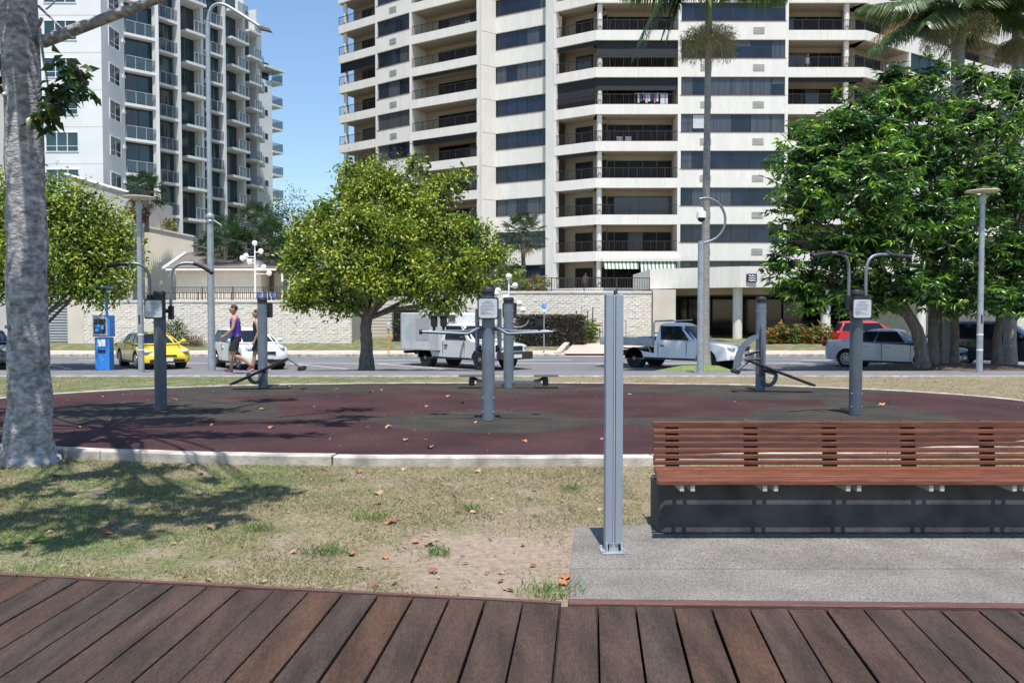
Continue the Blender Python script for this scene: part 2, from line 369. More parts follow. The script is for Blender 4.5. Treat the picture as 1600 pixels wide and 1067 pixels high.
mb = MB(); mb.add(vs, fs); padm = M['rubber']; o = mb.build('rubber_pad', padm); o['kind'] = 'structure'
at = o.data.attributes.new('grey_rubber', 'FLOAT', 'POINT'); at.data.foreach_set('value', gv)
def two_tone(m, c1, c2):
    n = m.node_tree; L = n.links; b_ = n.nodes['Principled BSDF']; src = b_.inputs['Base Color'].links[0].from_socket
    a = n.nodes.new('ShaderNodeAttribute'); a.attribute_name = 'grey_rubber'
    nz = n.nodes.new('ShaderNodeTexNoise'); nz.inputs['Scale'].default_value = 3; nz.inputs['Detail'].default_value = 9
    ge = n.nodes.new('ShaderNodeNewGeometry'); L.new(ge.outputs['Position'], nz.inputs['Vector'])
    ad = n.nodes.new('ShaderNodeMath'); ad.operation = 'MULTIPLY_ADD'; L.new(nz.outputs['Fac'], ad.inputs[0]); ad.inputs[1].default_value = .9; ad.inputs[2].default_value = -.45
    a2 = n.nodes.new('ShaderNodeMath'); a2.operation = 'ADD'; a2.use_clamp = True; L.new(a.outputs['Fac'], a2.inputs[0]); L.new(ad.outputs[0], a2.inputs[1])
    sm = n.nodes.new('ShaderNodeMapRange'); sm.interpolation_type = 'SMOOTHSTEP'; sm.inputs[1].default_value = .25; sm.inputs[2].default_value = .75; L.new(a2.outputs[0], sm.inputs[0])
    r2 = n.nodes.new('ShaderNodeValToRGB'); r2.color_ramp.elements[0].position = .35; r2.color_ramp.elements[1].position = .7; r2.color_ramp.elements[0].color = (*c1,1); r2.color_ramp.elements[1].color = (*c2,1)
    n3 = n.nodes.new('ShaderNodeTexNoise'); n3.inputs['Scale'].default_value = 1.6; n3.inputs['Detail'].default_value = 8; L.new(ge.outputs['Position'], n3.inputs['Vector']); L.new(n3.outputs['Fac'], r2.inputs[0])
    mx = n.nodes.new('ShaderNodeMix'); mx.data_type = 'RGBA'; L.new(sm.outputs[0], mx.inputs[0]); L.new(src, mx.inputs[6]); L.new(r2.outputs[0], mx.inputs[7])
    L.new(mx.outputs[2], b_.inputs['Base Color'])
two_tone(padm, (.033,.031,.029), (.056,.046,.034))
# footpath behind the pad, road, markings, far kerb and pavement
sheet('footpath', -90, 90, [21.4,24.2,24.9], .006, M['path_asphalt'])
mb = MB()
ed = empty('path_edge'); ed['kind'] = 'structure'
for i in range(-22, 22):
    m2 = MB(); m2.box((i*2+.008,21.28,-.05),(i*2+1.992,21.42,.018)); m2.build('edge_stone', M['kerb'], ed)
sheet('road', -250, 250, [24.9,28,29.8,39.05], .002, M['asphalt'])
sheet('median_line', -120, 120, [33.55,33.70], .008, M['paint'])
mk = empty('lane_markings'); mk['kind'] = 'structure'
for i in range(-14, 15):
    xx = i*6.3; o = sheet('lane_dash', xx, xx+2.6, [36.0,36.13], .008, M['paint'], parent=mk)
for x0 in [-22,-18.9,-15.8,-12.2,-8.9,-5.4,3.4,12.8,16.3]:      # angled bay lines
    a = Vector((x0, 33.4)); d = Vector((.66,-.75)); nn = Vector((.75,.66))*.05
    m2 = MB(); m2.add([((a+nn).x,(a+nn).y,-.39),((a-nn).x,(a-nn).y,-.39),((a+d*4.4-nn).x,(a+d*4.4-nn).y,-.385),((a+d*4.4+nn).x,(a+d*4.4+nn).y,-.385)], [(0,1,2,3)]); m2.build('bay_line', M['paint'], mk)
sheet('edge_line', -120, 120, [24.95,25.05], .008, M['paint'])
fk = empty('far_kerb'); fk['kind'] = 'structure'
for i in range(-24, 24):
    if i in (1, 2): continue
    m2 = MB(); m2.box((i*2.5+.01,39.05,-.42),(i*2.5+2.49,39.25,-.27)); m2.build('kerb_stone', M['kerb'], fk, bevel=.02)
pv = empty('far_pavement'); pv['kind'] = 'structure'
for i in range(-24, 24):
    m2 = MB(); x0, x1 = i*2.5+.012, i*2.5+2.488
    m2.add([(x,y,z) for y,z in ((39.26,-.27),(41.9,-.225)) for x in (x0,x1)] , [(0,1,3,2)]); m2.build('pavement_panel', M['footpath'], pv)
m2 = MB(); m2.add([(2.3,39.0,-.385),(7.3,39.0,-.385),(6.4,46,.16),(3.6,46,.16)], [(0,1,2,3)]); tag(m2.build('driveway', M['footpath']), kind='structure')
for x0, x1 in ((3.3,3.5),):
    m2 = MB(); m2.hexa([(2.0,39.3,-.4),(2.3,39.3,-.4),(3.4,46,-.1),(3.1,46,-.1),(2.0,39.3,-.18),(2.3,39.3,-.18),(3.4,46,.28),(3.1,46,.28)]); tag(m2.build('driveway_kerb', M['kerb'], bevel=.04), kind='structure')
# concrete slab under the bench, deck
sl_ = empty('bench_slab'); sl_['kind'] = 'structure'
m2 = MB(); m2.hexa([(.32,4.545,-.1),(6.6,4.38,-.1),(6.6,5.13,-.1),(.36,5.13,-.1),(.32,4.545,.014),(6.6,4.38,.014),(6.6,5.13,.014),(.36,5.13,.014)]); m2.build('slab_panel', M['slab'], sl_, bevel=.006)
m2 = MB(); m2.hexa([(.362,5.14,-.1),(6.6,5.14,-.1),(6.6,6.75,-.1),(.47,6.16,-.1),(.362,5.14,.016),(6.6,5.14,.016),(6.6,6.75,.016),(.47,6.16,.016)]); m2.build('slab_panel', M['slab'], sl_, bevel=.006)
deck = empty('deck'); deck['kind'] = 'structure'
TILT = R(1.75); ANG = R(-5.4)
pw = .203
RZ = Matrix.Rotation(ANG, 3, 'Z')
for i in range(-40, 40):
    x0 = i*pw + .47; x1 = x0 + pw - random.uniform(.008,.016)
    e0, e1 = deck_edge(x0) - random.uniform(.03,.05), deck_edge(x1) - .035
    if x0 > .2: e0 -= .02; e1 -= .02
    dzp = random.uniform(-.003,.003)
    def dp(x, e, s, top):     # s metres back from the edge along the board
        y = e - s*math.cos(ANG); xx = x + s*math.sin(ANG)
        return (xx, y, .02 + dzp - s*math.tan(TILT) - (0 if top else .035))
    Ls = 7.2; m2 = MB()
    m2.hexa([dp(x0,e0,Ls,0),dp(x1,e1,Ls,0),dp(x1,e1,0,0),dp(x0,e0,0,0),dp(x0,e0,Ls,1),dp(x1,e1,Ls,1),dp(x1,e1,0,1),dp(x0,e0,0,1)])
    o = m2.build('plank', random.choice(M['plank']), deck, bevel=.004)
m2 = MB()
for i in range(-40, 40):
    x0 = i*pw + .47
    for s in (.5, 1.12, 1.75, 2.4):
        for fx in (.045, .155):
            e = deck_edge(x0)
            m2.lathe([(.0042,0),(.004,.0012)], (x0+fx+s*math.sin(ANG), e-.05-s, .0225-s*math.tan(TILT)), 6)
o = m2.build('deck_screws', mat('screw_head', (.10,.09,.085), .5, .4, var=.1), deck); o['kind'] = 'stuff'
def edge_board(name, xa, xb, w, top, dep):
    m2 = MB(); ya, yb = deck_edge(xa), deck_edge(xb)
    m2.hexa([(xa,ya-w/2,-dep),(xb,yb-w/2,-dep),(xb,yb+w/2,-dep),(xa,ya+w/2,-dep),(xa,ya-w/2,top),(xb,yb-w/2,top),(xb,yb+w/2,top),(xa,ya+w/2,top)])
    return m2.build(name, M['edgeboard'], deck, bevel=.004)
edge_board('edge_board', -3.0, .27, .028, .024, .25); edge_board('edge_board', -8.2, -3.01, .028, .022, .25)
edge_board('edge_board', .31, 3.6, .075, .03, .25); edge_board('edge_board', 3.61, 8, .075, .029, .25)
m2 = MB(); m2.hexa([(-9,-2.4,-.5),(9,-2.4,-.5),(9,4.17,-.5),(-9,5.75,-.5),(-9,-2.4,-.32),(9,-2.4,-.32),(9,4.17,-.075),(-9,5.75,-.075)]); m2.build('shade_plate', mat('underside_shade', (.012,.010,.009), .95, var=.2), deck)  # added near-black plate, stands in for the shade below the plank gaps
# distant hills of ground beyond are hidden by buildings; lawns beside the far pavement are the ground sheet itself
# ------------------------------------------------------------------ facades
class Facade:
    """local frame: u along the wall (left to right seen from outside), w outwards, z up"""
    def __init__(s, p, q, root):
        p = Vector(p); q = Vector(q); s.L = (q-p).length; t = (q-p)/s.L; n = Vector((t.y,-t.x)); s.root = root
        s.M = Matrix(((t.x,n.x,0,p.x),(t.y,n.y,0,p.y),(0,0,1,0),(0,0,0,1)))
    def put(s, name, boxes, m, parent=None, bevel=0):
        mb = MB()
        for a, b in boxes: mb.box(a, b)
        mb.xf(s.M)
        return mb.build(name, m, parent or s.root, bevel=bevel)
FH = 2.93; Z0 = 3.72; BAND = .77
def zk(k): return Z0 + FH*k
glasses = ['glass','glass','glass_b','glass','glass_c','glass_c']
M['blind'] = mat('pale_blind', (.50,.52,.53), .5, var=.08)
def window_section(f, ks, npane, grilles=(), u0=0, u1=None, widths=None):
    u1 = u1 or f.L
    for k in ks:
        sill = zk(k)+.70; head = zk(k)+FH-BAND; below = zk(k)-BAND
        f.put('spandrel', [((u0,-.3,below),(u1,0,sill))], M['tower'])
        f.put('joint', [((u0+.02,0,below+.02),(u1-.02,.004,below+.05))], M['grille'])
        w = f.put('window', [((u0,-.16,sill),(u1,-.10,sill+.05)),((u0,-.16,head-.05),(u1,-.10,head))] , M['bronze'])
        f.put('window_sill', [((u0+.01,-.1,sill),(u1-.01,.03,sill+.03))], M['terra'], w)
        ws = widths or [1]*npane; tot = sum(ws); uu = u0; base = random.choice(glasses)
        for i in range(npane):
            wd = (u1-u0)*ws[i]/tot
            g = base if random.random() < .6 else random.choice(glasses)
            tilt = random.uniform(-.006,.006)
            if f is F_ and k == 4 and i == 1: f.put('roller_blind', [((uu+.05,-.13,sill+.35),(uu+wd-.05,-.12,head-.06))], M['blind'], w)
            elif random.random() < .06: f.put('roller_blind', [((uu+.05,-.13,head-.06-random.uniform(.25,.7)),(uu+wd-.05,-.12,head-.06))], M['glass_c'], w)
            f.put('pane', [((uu+.03,-.15+tilt,sill+.05),(uu+wd-.03,-.135+tilt,head-.05))], M[g], w)
            f.put('mullion', [((uu-.025,-.15,sill),(uu+.025,-.105,head))], M['bronze'], w)
            uu += wd
        for gu in grilles:
            f.put('air_grille', [((gu-.46,0,sill-.95),(gu+.46,.035,sill-.5))] + [((gu-.42,.035,sill-.92+j*.1),(gu+.42,.05,sill-.88+j*.1)) for j in range(5)], M['grille'])
def balcony_section(f, ks, depth=2.0, u0=0, u1=None, left=True, right=True, door=(.10,.98), posts=(), screens={}, rail=True, panel=0):
    u1 = u1 or f.L; Lw = u1-u0
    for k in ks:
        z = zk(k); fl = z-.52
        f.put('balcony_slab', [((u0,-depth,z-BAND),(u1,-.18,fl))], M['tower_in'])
        f.put('balcony_upstand', [((u0,-.18,z-BAND-.004),(u1,0,z))], M['tower'])
        f.put('edge_strip', [((u0,-.15,z),(u1,-.03,z+.035))], M['terra'])
        if panel: f.put('joint', [((u0+panel-.012,0,z-BAND+.02),(u0+panel+.012,.004,z-.02))], M['grille'])
        if rail:
            bx = [((u0,-.11,z+.80),(u1,-.06,z+.85))]
            n = max(2, int(Lw/1.1)); bx += [((u0+Lw*i/n-.02,-.105,z+.03),(u0+Lw*i/n+.02,-.065,z+.8)) for i in range(n+1)]
            nb = int(Lw/.13); bx += [((u0+Lw*i/nb-.008,-.093,z+.03),(u0+Lw*i/nb+.008,-.077,z+.8)) for i in range(nb+1)]
            f.put('railing', bx, M['bronze'])
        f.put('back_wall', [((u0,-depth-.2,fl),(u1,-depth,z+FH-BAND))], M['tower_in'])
        d0, d1 = u0+Lw*door[0], u0+Lw*door[1]
        dr = f.put('balcony_door', [((d0-.05,-depth,fl),(d0,-depth+.06,fl+2.25)),((d1,-depth,fl),(d1+.05,-depth+.06,fl+2.25)),((d0,-depth,fl+2.2),(d1,-depth+.06,fl+2.25))], M['bronze'])
        n = max(2, round((d1-d0)/1.15))
        for i in range(n):
            a = d0+(d1-d0)*i/n; b = d0+(d1-d0)*(i+1)/n
            f.put('pane', [((a+.02,-depth+.01,fl+.03),(b-.02,-depth+.03+.015*(i%2),fl+2.2))], M['glass_d' if random.random() < .85 else 'glass_c'], dr)
        if k in screens:
            f.put('roller_screen', [((u0+.05,-.26,z+FH-BAND-screens[k]),(u1-.05,-.22,z+FH-BAND-.01))], M['screen'])
    zt_, zb = zk(ks[-1])+FH, zk(ks[0])-BAND
    for side, u in ((left,u0),(right,u1)):
        if side: f.put('side_wall', [((u-.12,-depth,zb),(u+.12,.012 if side == 2 else -.2,zt_))], M['tower'])
    for u in posts: 
        mb = MB(); mb.lathe([(.22,zb),(.22,zt_)], (u,-.45,0), 12); mb.xf(f.M); mb.build('column', M['tower'], f.root, smooth=40)
KS = list(range(0, 11)); F_ = None
tw = empty('apartment_tower', (0,67,0), 0, 'tall cream apartment tower with stacked deep balconies and dark strip windows', 'building')
TWI = Matrix.Translation((0,-67,0))
tw.location = (0,0,0)
A_ = Facade((-17.2,83.2),(-12.95,80.0),tw); B_ = Facade((-12.95,80),(-9.35,77.3),tw); C_ = Facade((-9.35,77.3),(-2.94,73.3),tw)
D_ = Facade((-2.94,73.3),(-1.43,74.4),tw); E_ = Facade((-1.43,74.4),(2.94,72.0),tw); Y_ = Facade((3.45,69.1),(6.7,67),tw)
H_ = Facade((6.7,67),(13.4,67),tw); F_ = Facade((13.4,67),(21.95,67),tw); G_ = Facade((21.95,67),(28.2,67),tw)
balcony_section(A_, KS, 2.0, left=False, right=2, door=(.25,1.0), posts=(.55,), screens={3: 1.2, 7: .9})
window_section(B_, KS, 3, grilles=(B_.L*.5,))
balcony_section(C_, KS, 2.2, left=2, right=2, door=(.22,.985), screens={9: .8, 4: .5, 6: .3})
zb, ztp = zk(0)-BAND, zk(10)+FH
for k in KS: D_.put('return_wall', [((0,-.3,zk(k)-BAND),(D_.L,0,zk(k)-BAND+FH-.045))], M['tower']); D_.put('shadow_joint', [((0,-.3,zk(k)+FH-BAND-.045),(D_.L,-.03,zk(k)+FH-BAND))], M['grille'])
window_section(E_, KS, 5, widths=[1.1,1.1,1.05,1.3,.75])
ret = Facade((2.94,72.0),(3.45,69.1),tw); ret.put('return_wall', [((0,-.3,zb),(ret.L,0,ztp))], M['tower'])
pil = Facade((2.80,69.75),(3.62,69.0),tw); pil.put('pilaster', [((0,-.4,zb),(pil.L,.0,ztp))], M['tower'])
balcony_section(Y_, KS, 1.9, left=False, right=False, door=(.28,1.0), screens={5: 2.0, 6: .35, 3: .3})
balcony_section(H_, KS, 2.0, left=False, right=2, door=(.09,.96), posts=(.35,), screens={5: 1.0, 6: 1.35}, panel=3.4)
window_section(F_, KS, 6, grilles=(2.1, 6.3), widths=[.95,1.05,1.75,1.35,1.45,1.05])
balcony_section(G_, KS, 2.0, left=2, right=False, door=(.02,.86), posts=(4.9,), panel=3.2, screens={3: .6, 8: 1.1, 5: .35})
W1 = Facade((28.2,67),(33.3,70.2),tw); W2 = Facade((33.3,70.2),(38.4,73.4),tw); W3 = Facade((38.4,73.4),(45.2,77.6),tw); W4 = Facade((45.2,77.6),(52,81.9),tw)
balcony_section(W1, KS, 2.0, left=False, right=2, door=(.1,.8)); window_section(W2, KS, 4, grilles=(2.5,)); balcony_section(W3, KS, 2.0, left=2, right=2); window_section(W4, KS, 5)
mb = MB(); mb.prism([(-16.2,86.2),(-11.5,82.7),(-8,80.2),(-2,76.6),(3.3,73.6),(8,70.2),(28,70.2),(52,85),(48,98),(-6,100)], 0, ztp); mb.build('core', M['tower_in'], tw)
mb = MB()
for p, q in ((A_,0),): mb.box((-.1,-2.2,0),(A_.L+B_.L+C_.L,-.02,zb))
mb.xf(A_.M); mb.build('base_wall', M['tower'], tw)
mb = MB(); mb.prism([(-2.9,73.32),(-1.43,74.42),(2.94,72.02),(3.5,69.12),(6.7,67.02),(28.2,67.02),(45,77.5),(40,84),(0,80)], 0, zb); mb.build('podium', M['tower'], tw)
# striped awnings and terrace furniture of the tower
stripe_g, stripe_w = mat('awning_green', (.10,.17,.10), .8, var=.1), mat('awning_white', (.6,.62,.56), .8, var=.1)
aw = empty('striped_awning', (0,0,0), 0, 'green and white striped awnings above the lowest terrace of the cream tower', 'awning')
for x0, x1, zz in ((7.4,10.1,5.2),(10.3,13.1,4.75)):
    n = 18; zt0 = 5.82
    for i in range(n):
        mb = MB(); a = x0+(x1-x0)*i/n; b = x0+(x1-x0)*(i+1)/n
        mb.hexa([(a,66.2,zz),(b,66.2,zz),(b,66.23,zz),(a,66.23,zz),(a,66.75,zt0),(b,66.75,zt0),(b,66.78,zt0),(a,66.78,zt0)]); mb.build('stripe', stripe_g if i % 2 else stripe_w, aw)
mb = MB(); mb.box((7.2,66.55,5.83),(13.5,66.95,6.1)); mb.build('awning_box', M['tower'], aw)
def balcony_prop(f, u, w, k): return f.M @ Vector((u, w, zk(k)-.52))
def chair(p, rz, label):
    r = empty('balcony_chair', p, rz, label, 'chair', 'white chairs on the tower balconies')
    mb = MB(); mb.box((-.24,-.24,.42),(.24,.24,.46)); mb.build('seat', M['whitecloth'], r)
    mb = MB()
    for i in range(5): mb.box((-.22+i*.1,.2,.46),(-.16+i*.1,.23,1.0))
    mb.box((-.24,.19,.98),(.24,.24,1.05)); mb.build('backrest', M['whitecloth'], r)
    for sx in (-.21,.21):
        for sy in (-.21,.21):
            mb = MB(); mb.box((sx-.02,sy-.02,0),(sx+.02,sy+.02,.42)); mb.build('leg', M['whitecloth'], r)
chair(balcony_prop(H_,2.0,-.6,4), 0, 'left white chair of the pair on the central tower balcony')
chair(balcony_prop(H_,2.75,-.6,4), .1, 'right white chair of the pair on the central tower balcony')
chair(balcony_prop(C_,1.7,-.6,9), .3, 'white slatted chair on a high left balcony of the cream tower')
chair(balcony_prop(C_,5.9,-.6,8), -.4, 'white chair near the right end of a high left tower balcony')
lr = empty('clothes_airer', balcony_prop(H_,4.2,-.45,5), 0, 'clothes drying on a rack behind the railing of a dark screened balcony', 'laundry')
mb = MB(); mb.tube([(-1,0,1.5),(1.6,0,1.5)], .015, 6); mb.tube([(-1,0,0),(-1,0,1.5)], .015, 6); mb.tube([(1.6,0,0),(1.6,0,1.5)], .015, 6); mb.build('rack', M['white'], lr)
for i in range(8):
    mb = MB(); x = -.8+i*.22; mb.box((x,-.02,.75+.1*(i%3)),(x+.15,.02,1.49)); mb.build('garment', M[['whitecloth','bluecloth','pinkcloth','whitecloth'][i%4]], lr)
mb = MB(); mb.box((1.05,-.03,.55),(1.65,.03,1.4)); mb.build('towel', M['whitecloth'], lr)
# ------------------------------------------------------------------ white tower on the left
lt = empty('white_tower', (0,0,0), 0, 'white high-rise on the left with stepped glazed balconies', 'building')
LH = 2.9; LZ = 1.85
def lz(k): return LZ + LH*k
LK = list(range(0, 12))
def lwin(f, u0, u1, k, sill=.0, h=1.45, n=3):
    z = lz(k)+1.0+sill
    w = f.put('window', [((u0-.06,-.06,z-.06),(u1+.06,.05,z)),((u0-.06,-.06,z+h),(u1+.06,.05,z+h+.06)),((u0-.06,-.06,z),(u0,.05,z+h)),((u1,-.06,z),(u1+.06,.05,z+h))], M['white'])
    for i in range(n):
        a = u0+(u1-u0)*i/n; b = u0+(u1-u0)*(i+1)/n
        f.put('pane', [((a+.02,.002,z+.42),(b-.02,.012,z+h))], M['glass_t'], w); f.put('pane', [((a+.02,.002,z),(b-.02,.012,z+.38))], M['glass_t'], w)
    f.put('frame_bar', [((u0,.001,z+.38),(u1,.03,z+.42))] + [((u0+(u1-u0)*i/n-.03,.001,z),(u0+(u1-u0)*i/n+.03,.031,z+h)) for i in range(1,n)], M['white'], w)
def lbalc(f, ks, depth, fin=True, proj=0.0, split=.0):
    for k in ks:
        z = lz(k)
        f.put('balcony_slab', [((0,-depth,z-.24),(f.L,proj,z))], M['ltower'])
        g = f.put('glazing_frame', [((0,-depth-.02,z+2.52),(f.L,-depth+.03,z+2.66))], M['bronze'])
        f.put('threshold', [((0,-depth-.02,z),(f.L,-depth+.03,z+.06))], M['bronze'], g)
        n = max(2, round(f.L/1.1))
        for i in range(n):
            a = f.L*i/n; b = f.L*(i+1)/n
            f.put('pane', [((a+.025,-depth-.01,z+.06),(b-.025,-depth+.01+.012*(i%2),z+2.52))], M['glass_t' if random.random() < .8 else 'glass_c'], g)
        r = f.put('balustrade', [((.1+split*f.L,proj-.08,z+1.0),(f.L-.05,proj-.03,z+1.05))] + [((.1+split*f.L+(f.L*(1-split)-.2)*i/3-.02,proj-.08,z),(.1+split*f.L+(f.L*(1-split)-.2)*i/3+.02,proj-.03,z+1)) for i in range(4)], M['grey'])
        nb = 3
        for i in range(nb):
            a = .1+split*f.L+(f.L*(1-split)-.2)*i/nb; b = .1+split*f.L+(f.L*(1-split)-.2)*(i+1)/nb
            f.put('glass_panel', [((a+.04,proj-.065,z+.08),(b-.04,proj-.05,z+.97))], M['balglass'], r)
    if fin: f.put('fin', [((f.L-.12,-depth,lz(ks[0])-.3),(f.L+.16,.12,lz(ks[-1])+LH))], M['ltower'])
f0 = Facade((-37.9,66),(-32.3,66),lt); f0.put('front_wall', [((0,-.5,0),(f0.L,0,lz(11)+LH))], M['ltower'])
for k in LK:
    lwin(f0, 1.15, 3.65, k, n=3); f0.put('groove', [((0,0,lz(k)-.02),(f0.L,.005,lz(k)+.02))], M['greywall'])
f1 = Facade((-32.3,66),(-32.25,69.8),lt); f1.put('side_wall', [((0,-.5,0),(f1.L,0,lz(11)+LH))], M['ltower'])
for k in LK:
    lwin(f1, 1.2, 2.9, k, n=2)
    f1.put('light_box', [((3.35,0,lz(k)+1.9),(3.7,.12,lz(k)+2.15))], M['white'])
bays = [(200,250,69.8,71.6),(254,284,74.3,76.0),(288,319,78.0,80.0),(324,354,83.6,85.8),(357,384,88.6,91.2),(386,404,95.0,97.0)]
def PX(u, D_): return (GX(u, D_), D_)
prev = None
for i, (ua, ub, da, db) in enumerate(bays):
    p, q = PX(ua,da), PX(ub,db); f = Facade(p, q, lt)
    lbalc(f, LK, .7 if i in (0,1,3) else .9, proj=.05 if i in (0,1,3) else .85, split=.0 if i in (0,1,3) else .35)
    if prev:
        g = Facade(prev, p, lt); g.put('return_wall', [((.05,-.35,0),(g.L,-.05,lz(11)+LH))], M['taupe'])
    prev = q
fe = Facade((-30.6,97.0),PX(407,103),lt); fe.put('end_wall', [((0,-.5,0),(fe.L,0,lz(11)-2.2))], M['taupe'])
for k in LK[:-1]:
    f = fe; z = lz(k)
    f.put('end_balcony', [((.1,0,z-.25),(2.2,1.5,z))], M['ltower']); f.put('balustrade', [((.12,1.38,z),(2.18,1.43,z+1.0)),((2.14,.02,z),(2.19,1.43,z+1.0))], M['balglass'])
fr = Facade(PX(407,103), PX(444,106.5), lt); u1 = fr.L-1.75
fr.put('far_wall', [((-.6,-3,0),(u1,0,lz(9)+2.7))], M['ltower'])
for k in range(0, 11):
    z = lz(k); fr.put('far_balcony', [((u1,-1.8,z-.25),(fr.L,.1,z))], M['ltower']); fr.put('balustrade', [((u1,.02,z),(fr.L-.05,.07,z+1.0)),((fr.L-.05,-1.8,z),(fr.L,.07,z+1.0))], M['balglass'])
    fr.put('far_glazing', [((u1,-1.8,z),(fr.L-.6,-1.7,z+2.6))], M['glass_t']); fr.put('small_window', [((u1*.45,0,z+1.2),(u1*.45+.5,.02,z+1.9))], M['glass'])
fr.put('roof_canopy', [((u1-1.5,-3,lz(10)+1.3),(fr.L+.1,.4,lz(10)+1.55))], M['ltower'])
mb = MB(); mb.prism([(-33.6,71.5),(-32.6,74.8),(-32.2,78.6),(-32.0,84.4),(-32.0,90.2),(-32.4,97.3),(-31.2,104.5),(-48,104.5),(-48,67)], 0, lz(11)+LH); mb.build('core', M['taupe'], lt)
fl_ = Facade((-47,69.5),(-37.9,69.5),lt); lbalc(fl_, LK, 1.6, fin=False, proj=.4)
# ------------------------------------------------------------------ walls, terrace, pool house, entrance
def block_wall(name, label, x0, x1, y, z0, z1, thick=.35):
    r = empty(name, (0,0,0), 0, label, 'wall'); mb = MB(); mb.box((x0,y+.03,z0),(x1,y+thick,z1-.02)); mb.build('wall_core', M['mortar'], r)
    h, l = .115, .34; mb = MB(); nr = int((z1-.1-z0)/h); hh = (z1-.1-z0)/nr
    for j in range(nr):
        x = x0 - (l/2 if j % 2 else 0)
        while x < x1:
            a, b = max(x, x0), min(x+l, x1)
            if b-a > .05:
                d = random.uniform(0,.022)
                d2 = d*random.uniform(.4,1); zA, zB = z0+j*hh+.006, z0+(j+1)*hh-.006; a += .006; b -= .006
                mb.hexa([(a,y-d,zA+.004),(b,y-d2,zA+.004),(b,y+.03,zA),(a,y+.03,zA),(a,y-d2,zB-.006),(b,y-d,zB-.006),(b,y+.03,zB),(a,y+.03,zB)])
            x += l
    o = mb.build('block_facing', M['brick'], r); o['kind'] = 'stuff'
    n = int((x1-x0)/.8)
    for i in range(n):
        mb = MB(); a = x0+(x1-x0)*i/n; mb.box((a+.004,y-.05,z1-.1),(a+(x1-x0)/n-.004,y+thick+.02,z1)); mb.build('capping_stone', M['brick'], r)
    return r
def fence(name, label, p, q, z0, h, m, spacing=.12, bar=.012, posts=1.8):
    r = empty(name, (0,0,0), 0, label, 'fence'); p = Vector(p); q = Vector(q); L = (q-p).length; f = Facade(p, q, r)
    f.put('top_rail', [((0,-.02,z0+h-.04),(L,.02,z0+h))], m); f.put('bottom_rail', [((0,-.015,z0+.08),(L,.015,z0+.11))], m)
    n = int(L/posts)
    for i in range(n+1): f.put('post', [((L*i/n-.025,-.025,z0),(L*i/n+.025,.025,z0+h+.02))], m)
    nb = int(L/spacing); o = f.put('balusters', [((L*i/nb-bar,-.01,z0+.1),(L*i/nb+bar,.01,z0+h-.03)) for i in range(nb)], m); o['kind'] = 'stuff'
    return r
WZ = P(300,469,45).z
block_wall('block_wall', 'long white split-block wall behind the yellow and white parked cars', -23.2, -8.7, 45, -.3, WZ)
block_wall('block_wall', 'white split-block wall behind the hedge and box truck', -5.6, 7.9, 47, -.3, P(900,455,47).z)
block_wall('block_wall', 'pale block wall behind the silver sedan and big tree trunks', 21.5, 46, 51, -.1, P(1450,452,51).z)
r = empty('side_wall', (0,0,0), 0, 'rendered return wall beside the dark slatted garage gate', 'wall'); mb = MB(); mb.box((-24.1,45.02,-.3),(-23.22,46,WZ+.2)); mb.build('wall_panel', M['cream'], r)
gr = empty('garage_gate', (0,0,0), 0, 'dark slatted garage gate at the far left behind the near trunk', 'gate')
mb = MB(); mb.box((-27.6,45.6,-.3),(-24.12,45.7,2.3)); mb.build('backing', M['darkvoid'], gr)
for j in range(16): mb = MB(); mb.box((-26.9,45.45,-.2+j*.15),(-24.3,45.5,-.1+j*.15)); mb.build('slat', M['grey'], gr)
for x in (-26.95,-25.5,-24.25): mb = MB(); mb.box((x-.05,45.40,-.3),(x+.05,45.44,2.25)); mb.build('gate_post', M['grey'], gr)
r = empty('garage_wall', (0,0,0), 0, 'grey garage wall at the far left edge', 'wall'); mb = MB(); mb.box((-46,45.6,-.3),(-27.62,46.2,2.7)); mb.build('wall_panel', M['greywall'], r)
# terrace behind the left wall
mb = MB(); mb.box((-23,45.4,-.3),(-8.75,66,WZ-.06)); tag(mb.build('terrace', M['cream']), kind='structure')
mb = MB(); mb.box((-5.5,47.4,-.3),(7.8,67,P(900,456,47).z-.06)); tag(mb.build('garden_terrace', M['greywall']), kind='structure')
fence('wall_railing', 'dark metal railing along the top of the long white block wall', (-18.9,45.2), (-11.6,45.2), WZ, .42, M['iron'], .2)
fence('terrace_fence', 'dark pool fence on the terrace in front of the tiled pool house', (-21.3,52), (-13.6,52), WZ-.06, 1.0, M['iron'], .13)
fence('balcony_fence', 'dark railing along the terrace edge below the cream tower', (-1.5,48.4), (8.0,48.4), P(900,455,48).z-.02, .82, M['iron'], .14)
# slatted screen in the gap behind the middle tree
sc = empty('slatted_screen', (0,0,0), 0, 'pale horizontal slatted screen in the gap behind the middle tree', 'fence')
for j in range(13): mb = MB(); mb.box((-9.2,49.5,-.1+j*.19),(-5.4,49.55,.05+j*.19)); mb.build('slat', M['cream'], sc)
for x in (-9.1,-7.3,-5.5): mb = MB(); mb.box((x-.05,49.56,-.2),(x+.05,49.66,2.4)); mb.build('post', M['cream'], sc)
